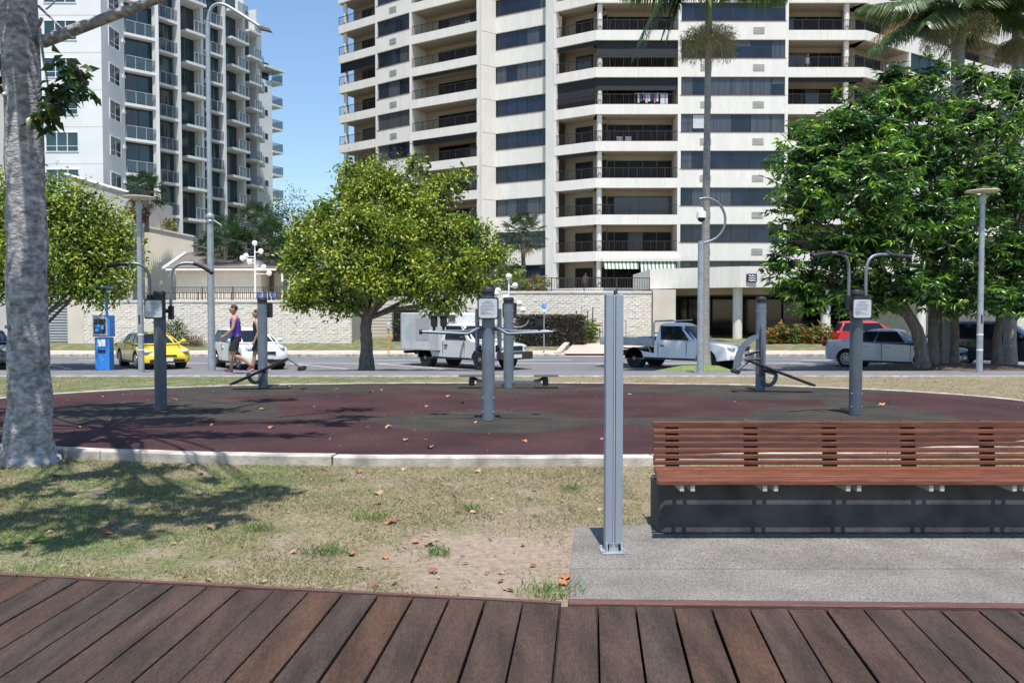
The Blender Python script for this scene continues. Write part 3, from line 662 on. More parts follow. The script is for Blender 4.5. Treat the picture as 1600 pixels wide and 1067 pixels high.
# pool house
ph = empty('pool_house', (0,0,0), 0, 'small cream pool house with grey tiled hip roof', 'building')
D0 = 56.0; xl, xr = P(268,420,D0).x, P(414,420,D0).x; ze = P(300,420,D0).z; zr = P(300,397,D0+2).z
mb = MB(); mb.box((xl+.3,D0,2.2),(xr-.3,D0+5,ze)); mb.build('wall', M['cream'], ph)
for i in range(5): mb = MB(); a = xl+.5+i*1.15; mb.box((a,D0-.03,2.3),(a+.03,D0,ze-.1)); mb.build('panel_joint', M['mortar'], ph)
mb = MB(); mb.box((xl-.2,D0-.5,ze-.14),(xr+.9,D0-.42,ze+.04)); mb.build('fascia', M['tower'], ph)
nrow = 11; rx0, rx1 = P(290,397,D0+2.4).x, P(432,397,D0+2.4).x
for j in range(nrow):
    t0, t1 = j/nrow, (j+1)/nrow; mb = MB()
    def rp(t, side): return (xl-.2+(rx0-xl+.2)*t if side == 0 else xr+.9+(rx1-xr-.9)*t, D0-.5+2.9*t, ze+(zr-ze)*t)
    a, b, c, d = rp(t0,0), rp(t0,1), rp(t1,1), rp(t1,0)
    mb.add([(a[0],a[1],a[2]+.06),(b[0],b[1],b[2]+.06),(c[0],c[1],c[2]+.02),(d[0],d[1],d[2]+.02),(a[0],a[1],a[2]),(b[0],b[1],b[2])], [(0,1,2,3),(4,5,1,0)])
    mb.build('tile_course', M['rooftile'], ph)
mb = MB(); mb.add([(xr+.9,D0-.5,ze),(xr+1.1,D0+5.6,ze),(rx1,D0+2.4,zr),(xl-.2,D0-.5,ze),(xl-.2,D0+5.6,ze),(rx0,D0+2.4,zr)], [(0,1,2),(4,3,5),(1,4,5,2)]); mb.build('roof_slope', M['rooftile'], ph)
mb = MB(); mb.tube([(xl-.35,D0-.62,ze),(rx0,D0+2.3,zr+.1)], .1, 4); mb.build('barge_board', M['white'], ph)
mb = MB(); mb.tube([(rx0,D0+2.4,zr+.04),(rx1,D0+2.4,zr+.04)], .08, 6); mb.build('ridge_cap', M['rooftile'], ph)
# podium walls of the white tower
r = empty('podium_wall', (0,0,0), 0, 'tall weathered grey podium wall left of the tiled pool house', 'wall')
p0, p1 = P(205,350,60), P(302,371,60)
mb = MB(); mb.hexa([(p0.x,60,2.2),(p1.x,60,2.2),(p1.x,66,2.2),(p0.x,66,2.2),(p0.x,60,p0.z),(p1.x,60,p1.z),(p1.x,66,p1.z),(p0.x,66,p0.z)]); mb.build('wall_panel', M['cream'], r)
mb = MB(); mb.hexa([(p0.x-.1,59.9,p0.z-.02),(p1.x+.1,59.9,p1.z-.02),(p1.x+.1,60.2,p1.z-.02),(p0.x-.1,60.2,p0.z-.02),(p0.x-.1,59.9,p0.z+.12),(p1.x+.1,59.9,p1.z+.12),(p1.x+.1,60.2,p1.z+.12),(p0.x-.1,60.2,p0.z+.12)]); mb.build('coping', M['greywall'], r)
r = empty('parapet_building', (0,0,0), 0, 'low white building with sloping parapet below the white tower', 'building')
p0, p1 = P(103,272,58), P(205,302,58)
mb = MB(); mb.hexa([(p0.x,58,0),(p1.x,58,0),(p1.x,65,0),(p0.x,65,0),(p0.x,58,p0.z),(p1.x,58,p1.z),(p1.x,65,p1.z),(p0.x,65,p0.z)]); mb.build('wall', M['greywall'], r)
mb = MB(); mb.tube([(p0.x-.1,57.95,p0.z),(p1.x,57.95,p1.z)], .09, 4); mb.build('coping', M['white'], r)
# entrance canopy of the cream tower
en = empty('entrance_canopy', (0,0,0), 0, 'low cream entrance canopy on round columns below the tower', 'canopy')
cp = [(8.3,50),(12.9,47),(31,47.6),(31,57),(8.3,57)]; zc0, zc1 = 3.12, 4.3
mb = MB(); mb.prism(cp, zc0, zc1); mb.build('canopy_roof', M['tower'], en)
mb = MB(); mb.prism([(9.2,51),(13.2,48.4),(30.5,49),(30.5,56.9),(9.2,56.9)], 2.75, zc0-.002); mb.build('canopy_soffit', M['tower_in'], en)
for u in (1153,1291,1440):
    x = P(u,500,47.8).x; mb = MB(); mb.lathe([(.27,.0),(.27,3.13)], (x,47.9,0), 20); mb.build('column', M['tower'], en, smooth=40)
mb = MB(); mb.box((9.3,56.4,0),(30.4,56.8,2.76)); mb.build('lobby_wall', M['darkvoid'], en)
for i in range(12):
    mb = MB(); a = 10.4+i*1.6; mb.box((a,56.32,.15),(a+1.45,56.38,2.6)); mb.build('lobby_pane', M['glass'], en)
mb = MB(); mb.box((8.0,47.2,-.2),(9.3,50,3.0)); mb.box((8.1,50.3,0),(9.25,56.9,2.75)); mb.build('side_panel', M['cream'], en)
mb = MB(); mb.prism([(8.2,47.4),(31,47.0),(31,57),(8.2,57)], -.2, .06); mb.build('porch_floor', M['greywall'], en)
em = empty('entrance_sign', (0,0,0), 0, 'navy square emblem with white wave lines on the cream canopy', 'sign')
navy = mat('navy', (.015,.02,.07), .5, var=.05)
e0, e1 = P(1166,428,47), P(1182,441,47)
mb = MB(); mb.box((e0.x,46.93,e1.z),(e1.x,46.98,e0.z)); mb.build('sign_board', navy, em)
for j in range(3):
    mb = MB(); zz = e1.z+.09+j*.13; n = 10; xa, xb = e0.x+.12, e1.x-.08
    mb.tube([(xa+(xb-xa)*i/n, 46.92, zz+.028*math.sin(i*1.25)) for i in range(n+1)], .022, 4); mb.build('wave', M['white'], em)
fence('porch_railing', 'thin dark railing inside the tower entrance porch', (18.3,52.2), (21.4,52.2), .06, 1.1, M['iron'], .3)
# globe lamps
def globe_lamp(u, v_top, v_base, D, label):
    t = P(u, v_top, D); b = P(u, v_base, D); H = t.z-b.z
    r = empty('globe_lamp', (t.x,D,b.z), 0, label, 'lamp', 'multi-globe garden lamps')
    mb = MB(); mb.tube([(0,0,0),(0,0,H)], [.06,.04], 8); mb.build('pole', M['white'], r)
    k = 0
    spots = [(0,0,H)] + [(rr*math.cos(a), rr*math.sin(a), H-dz) for rr,a,dz in ((.36,.3,.5),(.62,2.9,.78),(.75,3.6,.95),(.55,4.4,1.18),(.6,-.2,1.5),(.85,.35,1.85),(.5,1.7,1.3))]
    for x,y,z in spots:
        g = MB(); g.ball((x,y,z), .17); g.build('globe', M['globe'], r, smooth=180)
        if z < H:
            g = MB(); g.tube([(0,0,z-.06),(x*.9,y*.9,z-.06)], .025, 6); g.build('arm', M['white'], r)
globe_lamp(398, 380, 466, 52, 'white multi-globe lamp beside the tiled pool house')
globe_lamp(795, 432, 512, 46, 'white multi-globe lamp in front of the block wall, behind the centre station')
# blue parking sign
r = empty('parking_sign', (P(850,563,40).x,40,-.27), 0, 'thin pole with small blue and white parking sign by the hedge', 'sign')
mb = MB(); mb.tube([(0,0,0),(0,0,2.35)], .03, 8); mb.build('pole', M['steel'], r)
mb = MB(); mb.box((-.12,-.05,1.98),(.12,-.03,2.42)); mb.build('sign_plate', M['white'], r)
mb = MB(); mb.box((-.11,-.056,2.14),(.11,-.051,2.41)); mb.build('blue_panel', M['blue_lt'], r)
mb = MB(); mb.ball((.0,-.058,2.36), (.025,.004,.025), 8, 6); mb.tube([(0,-.058,2.33),(0,-.058,2.25),(.06,-.058,2.25),(.08,-.058,2.18)], .012, 4); mb.build('wheelchair_symbol', M['white'], r)
r = empty('marker_post', (P(607,556,39.6).x,39.6,-.27), 0, 'short yellow post at the far kerb behind the middle tree', 'post')
mb = MB(); mb.tube([(0,0,0),(0,0,1.15)], .035, 8); mb.build('stake', mat('ochre', (.5,.33,.08), .6), r); mb = MB(); mb.lathe([(.09,1.15),(.11,1.2),(.1,1.42),(.03,1.46)], (0,0,0), 10); mb.build('head', M['grey'], r)
r = empty('hydrant_sign', (P(937,530,46.5).x,46.4,.1), 0, 'small red and white notice on a short stake by the block wall', 'sign')
mb = MB(); mb.tube([(0,0,0),(0,0,.9)], .03, 6); mb.build('stake', M['iron'], r); mb = MB(); mb.box((-.18,-.05,.75),(.18,-.02,1.1)); mb.build('notice', M['white'], r)
for j in range(3): mb = MB(); mb.box((-.13,-.056,.82+j*.09),(.13,-.051,.86+j*.09)); mb.build('red_line', M['p_red'], r)
for i, u in enumerate((901, 909, 918, 926)):
    r = empty('garden_stake', (P(u,530,46).x,46.2+.1*i,.1), 0, ['leftmost','second','third','rightmost'][i]+' thin stake in the bed right of the hedge', 'stake', 'stakes right of the hedge')
    mb = MB(); mb.tube([(0,0,0),(.02*i,0,1.7+.2*(i%2))], .03, 6); mb.build('rod', M['iron' if i != 1 else 'grey'], r)
    mb = MB(); mb.ball((.02*i,0,1.7+.2*(i%2)), .06, 8, 6); mb.build('finial', M['grey'], r)
# blue pool chairs on the terrace
for i, u in enumerate((402, 414, 428)):
    r = empty('pool_chair', (P(u,452,51).x,51,WZ-.06), .3*i, ['left','middle','right'][i]+' blue sling chair on the pool terrace', 'chair', 'blue pool chairs')
    r.scale = (.6,.6,.6)
    mb = MB(); mb.hexa([(-.25,-.1,.4),(.25,-.1,.4),(.25,.35,.4),(-.25,.35,.4),(-.25,-.1,.44),(.25,-.1,.44),(.25,.35,.44),(-.25,.35,.44)]); mb.build('seat', M['bluecloth'], r)
    mb = MB(); mb.hexa([(-.25,.33,.44),(.25,.33,.44),(.25,.37,.44),(-.25,.37,.44),(-.25,.5,1.1),(.25,.5,1.1),(.25,.54,1.1),(-.25,.54,1.1)]); mb.build('backrest', M['bluecloth'], r)
    for sx in (-.26,.26): mb = MB(); mb.tube([(sx,-.1,0),(sx,.1,.62),(sx,.4,.62),(sx,.5,1.12)], .02, 6); mb.tube([(sx,.35,0),(sx,0,.5)], .02, 6); mb.build('leg', M['white'], r)
# ------------------------------------------------------------------ street furniture near the camera
# twin-profile aluminium post
r = empty('aluminium_post', (.674,5.5,.016), R(4), 'silver twin-profile aluminium post on a bolted base plate beside the bench', 'post')
mb = MB(); mb.box((-.085,-.075,0),(.085,.075,.012)); mb.build('base_plate', M['steel'], r, bevel=.003)
mb = MB(); mb.box((-.032,-.03,.012),(.032,.03,.16)); mb.build('foot_stub', M['steel'], r, bevel=.003)
for s in (-1,1): mb = MB(); mb.hexa([(s*.045,-.06,.012),(s*.052,-.06,.012),(s*.052,.06,.012),(s*.045,.06,.012),(s*.045,-.03,.11),(s*.052,-.03,.11),(s*.052,.03,.11),(s*.045,.03,.11)]); mb.build('gusset', M['steel'], r)
for s in (-1,1): mb = MB(); mb.box((s*.0575,-.04,.06),(s*.008,.04,1.715)); mb.build('profile', M['alu'], r, bevel=.004)
mb = MB(); mb.box((-.008,-.032,.06),(.008,.032,1.71)); mb.build('centre_web', M['grey'], r)
for s in (-1,1): mb = MB(); mb.box((s*.008,-.0325,.07),(s*.004,-.0321,1.70)); mb.build('shadow_gap', M['trim'], r)
mb = MB(); mb.lathe([(.014,1.7),(.014,1.735),(.008,1.745)], (.012,0,0), 10); mb.build('top_bolt', M['black'], r, smooth=40)
for sx in (-.07,.07):
    for sy in (-.058,.058): mb = MB(); mb.lathe([(.011,.012),(.011,.022),(.006,.03)], (sx,sy,0), 6); mb.build('bolt', M['steel'], r)
# bench
bn = empty('bench', (0,0,.016), 0, 'long timber slat bench on a dark concrete plinth', 'bench')
bx0, bx1 = .985, 6.4
mb = MB()
def rect_round(xa, ya, xb, yb, rr=.05):
    return [(xa+rr,ya),(xb,ya),(xb,yb),(xa+rr,yb),(xa+rr*.3,yb-rr*.3),(xa,yb-rr),(xa,ya+rr),(xa+rr*.3,ya+rr*.3)]
mb.prism(rect_round(1.055,5.95,bx1,6.33), 0, .36); mb.build('plinth', M['concrete_dk'], bn, bevel=.012)
se = [5.69,5.757,5.824,5.893,5.965,6.07,6.18]; ns = 6
for i in range(ns):
    mb = MB(); mb.box((1.005+.01*i+random.uniform(0,.006),se[i],.405+.003*math.sin(i)),(bx1,se[i+1]-(.02 if i in (1,2) else .008),.44+.002*i)); mb.build('seat_slat', M['woods'][i % 3], bn, bevel=.006)
nb = 7
for i in range(nb):
    z = .452+i*.0462; y = 6.205+i*.009; hgt = .031 if i < nb-1 else .042
    mb = MB(); mb.box((1.068+random.uniform(0,.006),y,z),(bx1,y+.045,z+hgt)); mb.build('back_slat', M['woods'][(i*2+1) % 3], bn, bevel=.005)
for k in range(9):
    x = 1.16+k*.575
    for dx in (0,.075):
        mb = MB(); mb.box((x+dx,5.70,.36),(x+dx+.03,6.2,.404)); mb.build('seat_bracket', M['grille'], bn, bevel=.003)
    x2 = 1.17+k*.60
    mb = MB(); mb.hexa([(x2,6.252,.33),(x2+.1,6.252,.33),(x2+.1,6.29,.33),(x2,6.29,.33),(x2,6.312,.775),(x2+.1,6.312,.775),(x2+.1,6.34,.775),(x2,6.34,.775)]); mb.build('back_support', M['concrete_dk'], bn)
# ------------------------------------------------------------------ fitness stations
def arc(c, r, a0, a1, n, ax='xz', y=0):
    return [(c[0]+r*math.cos(a0+(a1-a0)*i/n), y, c[1]+r*math.sin(a0+(a1-a0)*i/n)) for i in range(n+1)]
def bezier(p, n=14):
    p = [Vector(q) for q in p]; out = []
    for i in range(n+1):
        q = list(p); t = i/n
        while len(q) > 1: q = [a.lerp(b, t) for a, b in zip(q, q[1:])]
        out.append(q[0])
    return out
def station(key, label, post='post', H=1.88, sign=-1, cap=True, rad=.092):
    x, y = ST[key]; r = empty('fitness_station', (x,y,.083), 0, label, 'fitness equipment', 'outdoor gym stations')
    mb = MB(); mb.lathe([(rad,0),(rad,H-.12)], (0,0,0), 28); mb.build('post', M[post], r, smooth=40)
    mb = MB(); mb.lathe([(rad+.006,H-.12),(rad+.006,H-.10),(rad-.004,H-.095),(rad-.004,H-.075),(rad+.006,H-.07),(rad+.006,H-.03),(rad-.01,H),(.02,H+.008)], (0,0,0), 28); mb.build('cap', M['black'] if cap else M['post'], r, smooth=40)
    for a in (R(35),R(145),R(215),R(325)):
        for z in (.12,.32,H-.28,H-.5):
            mb = MB(); c = (math.cos(a)*(rad+.002), math.sin(a)*(rad+.002), z); mb.ball(c, .012, 6, 4); mb.build('bolt', M['steel'], r)
    if sign:
        sy = sign*(rad+.035); sx = -.035 if sign < 0 else 0.02
        if key == 'RF': sx = .03
        if key == 'CF': sx = 0
        pts = []
        for cx, cz, a0 in ((.12,.125,0),(-.12,.125,90),(-.12,-.125,180),(.12,-.125,270)):
            pts += [(cx+.03*math.cos(R(a0+d)), cz+.03*math.sin(R(a0+d))) for d in (0,30,60,90)]
        def plate(s, yy0, yy1, m, nm):
            q = MB(); q.add([(sx+px*s, yy0, 1.60+pz*s) for px,pz in pts]+[(sx+px*s, yy1, 1.60+pz*s) for px,pz in pts], [tuple(range(16)),tuple(range(31,15,-1))]+[(i,16+i,16+(i+1)%16,(i+1)%16) for i in range(16)]); return q.build(nm, m, sb_)
        sb_ = None; q = MB(); s = 1.0
        q.add([(sx+px, sy-.008, 1.60+pz) for px,pz in pts]+[(sx+px, sy+.03, 1.60+pz) for px,pz in pts], [tuple(range(16)),tuple(range(31,15,-1))]+[(i,16+i,16+(i+1)%16,(i+1)%16) for i in range(16)])
        sb_ = q.build('sign_holder', M['black'], r)
        if sign < 0:
            plate(.87, sy-.012, sy-.009, M['plate'], 'instruction_plate')
            q = MB()
            q.box((sx-.05,sy-.0135,1.695),(sx+.05,sy-.0125,1.703)); random.seed(5)
            for j in range(9):
                zz = 1.675-j*.02; a = -.11 if j > 2 else -.09; b = a + random.uniform(.1,.2)
                q.box((sx+a,sy-.0135,zz),(sx+min(b,.115),sy-.0125,zz+.004))
            q.tube([(sx-.09,sy-.013,1.50),(sx-.07,sy-.013,1.56),(sx-.05,sy-.013,1.50)], .003, 4); q.build('printed_lines', M['ink'], sb_)
        mb = MB(); mb.box((sx-.05,sy+(.03 if sign<0 else -.04),1.55),(sx+.05,0,1.65)); mb.build('sign_bracket', M['black'], r)
    return r
def lift_arm(r, sgn, reach, top, y0, y1, dx, start, twist=0, droop=.05):
    """curved pull-down arm: up from the side of the post, over and outwards to a padded grip"""
    x = sgn*dx
    p = [(x,y0,start),(x,y0,top-.32)] + bezier([(x,y0,top-.32),(x,y0,top-.02),(x+sgn*.12,y0+(y1-y0)*.3,top+.02),(x+sgn*reach*.55,y0+(y1-y0)*.6,top+.0)], 10)[1:]
    g = bezier([p[-1],(x+sgn*reach*.7,y0+(y1-y0)*.8,top-.01),(x+sgn*reach,y1,top-droop)], 6)
    mb = MB(); mb.tube(p, .024, 10); o = mb.build('lift_arm', M['tube'], r, smooth=60)
    mb = MB(); mb.tube(g, .031, 10); mb.ball(g[-1], .038, 10, 6); mb.build('grip', M['black'], o, smooth=60)
    mb = MB(); mb.tube([(sgn*.06,y0*.3,start+.12),(x,y0,start+.12)], .03, 8); mb.box((x-.035,y0-.035,start-.02),(x+.035,y0+.035,start+.2)); mb.build('pivot', M['black'], o)
    return o
r = station('LF', 'lift-arm gym post with dark curved handles, at front left of the maroon pad', 'post')
lift_arm(r, -1, .58, 2.31, -.05, -.2, .13, 1.62, droop=.04); lift_arm(r, 1, .58, 2.33, .05, .25, .16, 1.45, droop=.14)
r = station('RF', 'lift-arm gym post with silver curved handles, behind the timber bench', 'post')
lift_arm(r, -1, .66, 2.42, -.03, -.4, .135, 1.60, droop=.05); lift_arm(r, 1, .73, 2.42, .05, .2, .155, 1.60, droop=.03)
for s in (-1,1):
    mb = MB(); mb.tube(bezier([(s*.36,-.2,2.44),(s*.33,-.35,2.42),(s*.28,-.5,2.36)],6), .026, 8); mb.build('grip', M['black'], r, smooth=60)
r = station('CF', 'front centre gym post with two long horizontal silver press bars', 'post_lt', H=1.9)
for s in (-1,1):
    mb = MB(); mb.tube(bezier([(s*.08,-.02,1.32),(s*.17,-.1,1.33),(s*.2,-.16,1.26),(s*.30,-.2,1.24)],8)+[(s*.93,-.24,1.27)], .021, 10); o = mb.build('press_bar', M['tube'], r, smooth=60)
    mb = MB(); mb.tube([(s*.92,-.24,1.27),(s*.965,-.243,1.272)], .036, 10); mb.build('end_cap', M['black'], o)
    mb = MB(); mb.tube(bezier([(s*.08,.06,1.30),(s*.2,.16,1.3),(s*.32,.22,1.27)],6)+[(s*.88,.24,1.27)], .019, 10); mb.build('press_bar', M['tube'], r, smooth=60)
    mb = MB(); mb.box((s*.13,.02,.95),(s*.19,.10,1.60)); mb.build('lever_plate', M['post'], r, bevel=.012)
    mb = MB(); mb.tube([(s*.1,.06,1.02),(s*.16,.06,1.02)], .05, 12); mb.tube([(s*.1,.06,1.48),(s*.16,.06,1.48)], .035, 10); mb.build('pivot', M['black'], r, smooth=40)
    for px in (((.80,.66)) if s < 0 else (.74,)):
        mb = MB(); mb.lathe([(.02,0),(.022,.04),(.045,.05),(.05,.1),(.05,.19),(.065,.2),(.06,.215)], (s*px,.24,1.29), 12); mb.build('hand_grip', M['black'], r, smooth=40)
r = station('CR', 'rear centre gym post with two flat black foot boards', 'post_lt', H=1.86, sign=1, rad=.105)
mb = MB(); mb.box((-.66,-.05,.10),(.66,.05,.17)); mb.build('foot_beam', M['tube'], r, bevel=.01)
for s in (-1,1):
    mb = MB(); mb.hexa([(s*.78-.26,-.16,.235),(s*.78+.26,-.16,.235),(s*.78+.26,.16,.235),(s*.78-.26,.16,.235),(s*.78-.24,-.15,.255),(s*.78+.24,-.15,.255),(s*.78+.24,.15,.255),(s*.78-.24,.15,.255)]); o = mb.build('foot_board', M['black'], r, bevel=.006)
    mb = MB(); mb.tube([(s*.62,0,.15),(s*.72,0,.20),(s*.8,0,.24)], .03, 8); mb.lathe([(.05,.05),(.06,.1),(.06,.16),(.04,.23)], (s*.76,-.06,0), 10); mb.build('board_hinge', M['black'], o, smooth=50)
    mb = MB(); mb.tube(bezier([(s*.1,-.04,1.25),(s*.3,-.1,1.22),(s*.4,-.1,1.3),(s*.42,-.1,1.42)],10), .022, 8); o = mb.build('handle', M['tube'], r, smooth=60)
    mb = MB(); mb.tube([(s*.42,-.1,1.40),(s*.44,-.1,1.47)], .03, 8); mb.build('grip', M['black'], o)
def situp(key, label, flip, arcplate):
    r = station(key, label, 'post_lt', H=1.86, sign=1 if key == 'LR' else 0, rad=.098)
    s = flip
    a, b = Vector((-s*.55,-.28,.10)), Vector((s*.60,-.28,.62)) if key == 'LR' else Vector((s*.30,-.28,.60))
    if key == 'RR': a = Vector((-s*.95,-.28,.13))
    d = (b-a).normalized(); n = Vector((-d.z,0,d.x)); n = n if n.z > 0 else -n
    Mx = Matrix((d, Vector((0,1,0)), n)).transposed()
    mb = MB(); mb.obox((a+b)/2, ((b-a).length,.3,.045), Mx); mb.build('sit_up_board', M['black'], r, bevel=.015)
    mb = MB(); mb.tube(bezier([(0,-.08,.2),(-s*.05,-.2,.05),(-s*.22,-.28,.12),(-s*.22,-.28,.34)],8), .04, 8); mb.tube([(0,-.06,.42),((a.x+b.x)/2+s*.1,-.28,(a.z+b.z)/2-.02)], .035, 8); mb.build('board_bracket', M['post'], r, smooth=60)
    mb = MB(); e = b+Vector((s*.28,0,-.2)); mb.tube([b, e], .022, 8); o = mb.build('foot_bar', M['tube'], r)
    for yy in (-.42,-.14):
        q = MB(); q.tube([(e.x,yy-.07,e.z),(e.x,yy+.07,e.z)], .045, 10); q.build('foot_roller', M['black'], o, smooth=40)
    mb = MB(); mb.tube([(e.x,-.42,e.z),(e.x,-.14,e.z)], .018, 8); mb.build('roller_axle', M['tube'], o)
    if arcplate:
        mb = MB(); n_ = 14; c = (-.08,.42); vs = []
        for i in range(n_+1):
            t = R(92)+R(92)*i/n_; w = .05+.10*(i/n_)**.8
            for yy in (-.2,-.17):
                for rr in (.50+.02, .52-w*1.1): vs.append((c[0]+rr*1.0*math.cos(t), yy, c[1]+rr*1.35*math.sin(t)))
        fs = []
        for i in range(n_):
            k = i*4; fs += [(k,k+1,k+5,k+4),(k+2,k+6,k+7,k+3),(k,k+4,k+6,k+2),(k+1,k+3,k+7,k+5)]
        fs += [(0,2,3,1),(n_*4,n_*4+1,n_*4+3,n_*4+2)]
        mb.add(vs, fs); mb.build('arc_guard', M['tube'], r)
        mb = MB(); mb.tube([(-.02,-.12,.3),(-.02,-.16,.4),(-.02,-.17,1.2),(-.02,-.12,1.3)], .035, 8); mb.build('side_tube', M['post'], r, smooth=50)
        mb = MB(); mb.tube([(-.4,-.3,.72),(-.12,-.3,.80)], .03, 8); mb.tube([(-.4,-.3,.62),(-.1,-.3,.64)], .025, 8); mb.build('knee_pads', M['black'], r, smooth=50)
    return r
situp('LR', 'sit-up board station at rear left of the maroon pad, white hatchback behind', 1, False)
situp('RR', 'sit-up board station with curved silver guard at rear right of the pad', -1, True)
# ------------------------------------------------------------------ lamp posts
def disc_lamp(u, v_top, base, label, flip=1):
    x, y, z = base; H = P(u, v_top, y).z - z
    r = empty('lamp_post', base, 0, label, 'lamp post', 'disc-topped park lamps')
    mb = MB(); mb.tube([(0,0,0),(0,0,H*.6),(0,0,H-.3)], [.085,.075,.07], 14); mb.build('pole', M['steel'], r, smooth=40)
    mb = MB(); mb.lathe([(.075,H-.34),(.095,H-.3),(.095,H-.18),(.06,H-.12),(.05,H-.05)], (0,0,0), 14); mb.build('lamp_neck', M['grey'], r, smooth=40)
    o_ = MB()
    for a in (0,2.1,4.2): o_.tube([(.05*math.cos(a),.05*math.sin(a),H-.16),(.28*math.cos(a),.28*math.sin(a),H-.02)], .012, 5)
    o_.build('lamp_strut', M['steel'], r)
    mb = MB(); mb.lathe([(.2,H-.03),(.42,H-.015),(.45,H),(.42,H+.015),(.2,H+.04),(.02,H+.05)], (0,0,0), 28); mb.build('lamp_disc', M['cream'], r, smooth=40)
    mb = MB(); mb.box((-.02,-.09,1.38),(.02,-.07,1.62)); mb.build('hatch', M['trim'], r)
    mb = MB(); mb.lathe([(.088,1.05),(.088,1.09)], (0,0,0), 14); mb.lathe([(.088,.62),(.088,.66)], (0,0,0), 14); mb.build('band', M['white'], r)
disc_lamp(221, 309, (P(221,584,23.3).x,23.3,-.04), 'disc-topped grey lamp post left of the yellow coupe')
disc_lamp(1534, 299, (P(1530,583,23.3).x,23.3,-.04), 'disc-topped grey lamp post right of the big green tree')
bx = P(331,577,28); r = empty('street_light', (bx.x,28,zt(28)), 0, 'tall galvanised street light with curved outreach arm', 'street light')
H = P(322,40,28).z-zt(28); k = 28/1297
mb = MB(); mb.tube([(0,0,0),(0,0,2.9),(0,0,5.2)], [.125,.115,.105], 14); mb.tube([(0,0,5.2),(0,0,H)], [.085,.075], 12)
mb.tube(bezier([(0,0,H),(0,0,H+.75),(.35,0,H+.85),(.8,0,H+.55)],12)+[(1.75,0,H-.05)], .05, 10); mb.build('pole', M['steel'], r, smooth=40)
mb = MB(); mb.lathe([(.13,5.0),(.14,5.06),(.11,5.1),(.14,5.14),(.14,5.24),(.1,5.3)], (0,0,0), 14); mb.build('collar', M['steel'], r, smooth=40)
mb = MB(); mb.hexa([(1.7,-.09,H-.14),(2.15,-.09,H-.24),(2.15,.09,H-.24),(1.7,.09,H-.14),(1.7,-.06,H-.0),(2.05,-.06,H-.1),(2.05,.06,H-.1),(1.7,.06,H-.0)]); mb.build('lantern', M['bumper'], r, bevel=.02)
mb = MB(); mb.tube([(.1,0,5.1),(.42,-.1,4.9)], .02, 6); mb.build('bracket', M['steel'], r)
# camera pole
bx = P(1094,590,22.9); r = empty('camera_pole', (bx.x,22.9,-.02), 0, 'grey pole with curved bracket and white dome security camera', 'camera pole')
q = 22.9/1297; Ht = P(1094,377,22.9).z+.02
mb = MB(); mb.tube([(0,0,0),(0,0,Ht-.55),(0,0,Ht)], [.098,.09,.085], 14); mb.build('pole', M['steel'], r, smooth=40)
mb = MB(); mb.lathe([(.17,.0),(.17,.02)], (0,0,0), 14); mb.build('base_plate', M['steel'], r)
mb = MB(); c = Vector((.03,0,Ht+.58)); arcp = [(.06,0,Ht-.06)]+[(c.x+.06+.60*math.cos(t)*.95, 0, c.z-.0+.60*math.sin(t)) for t in [R(-68+i*12) for i in range(14)]]+[(-.06,0,c.z+.57)]
mb.tube(arcp, .035, 10); o = mb.build('curved_arm', M['tube'], r, smooth=60)
mb = MB(); mb.tube([(-.0,0,c.z+.57),(0,0,c.z+.30)], .018, 6); mb.build('drop_rod', M['tube'], o)
mb = MB(); mb.lathe([(.04,c.z+.34),(.06,c.z+.25),(.13,c.z+.22),(.135,c.z+.06),(.12,c.z+.05)], (0,0,0), 16); o = mb.build('camera_housing', M['white'], r, smooth=40)
mb = MB(); mb.ball((0,0,c.z+.04), (.105,.105,.1), 14, 8); mb.build('dome', M['carglass'], o, smooth=180)
# ticket machine
yb = 29.4; bx = P(164,577,yb); k = yb/1297
r = empty('ticket_machine', (bx.x,yb,zt(yb)), 0, 'blue parking ticket machine with sign on a pole', 'ticket machine')
def zz(v): return P(164,v,yb).z-zt(yb)
mb = MB(); mb.box((-.26,-.18,0),(.25,.18,zz(527))); mb.build('pedestal', M['blue'], r, bevel=.02)
mb = MB(); mb.box((-.31,-.22,zz(526)),(.29,.2,zz(493))); o = mb.build('cabinet', M['blue'], r, bevel=.02)
mb = MB(); mb.box((-.29,-.235,zz(524)),(.22,-.222,zz(495))); mb.build('bezel', M['grey'], o); mb = MB(); mb.box((-.24,-.245,zz(521)),(.16,-.236,zz(498))); mb.build('screen', M['darkvoid'], o)
for a, b, c, d in ((-.2,.52,-.02,.62),(-.2,.36,-.05,.5),(.0,.45,.1,.6)):
    q = MB(); q.box((a,-.252,zz(521)+b-.3),(c,-.247,zz(521)+d-.3)); q.build('button_panel', M['blue_lt'], o)
mb = MB(); mb.box((-.16,-.2,zz(541)),(.12,-.182,zz(530))); mb.build('ticket_slot', M['white'], r); mb = MB(); mb.box((-.16,-.19,zz(551)),(.12,-.183,zz(546))); mb.build('slot_recess', M['trim'], r)
mb = MB(); mb.ball((.02,-.185,zz(562)), (.03,.01,.03), 8, 6); mb.build('lock', M['steel'], r)
mb = MB(); mb.tube([(.1,0,zz(494)),(.1,0,zz(452))], .045, 8); mb.build('sign_pole', M['blue'], r)
mb = MB(); mb.box((-.34,-.03,zz(451)),(.36,.03,zz(446))); o = mb.build('sign_board', M['blue_lt'], r)
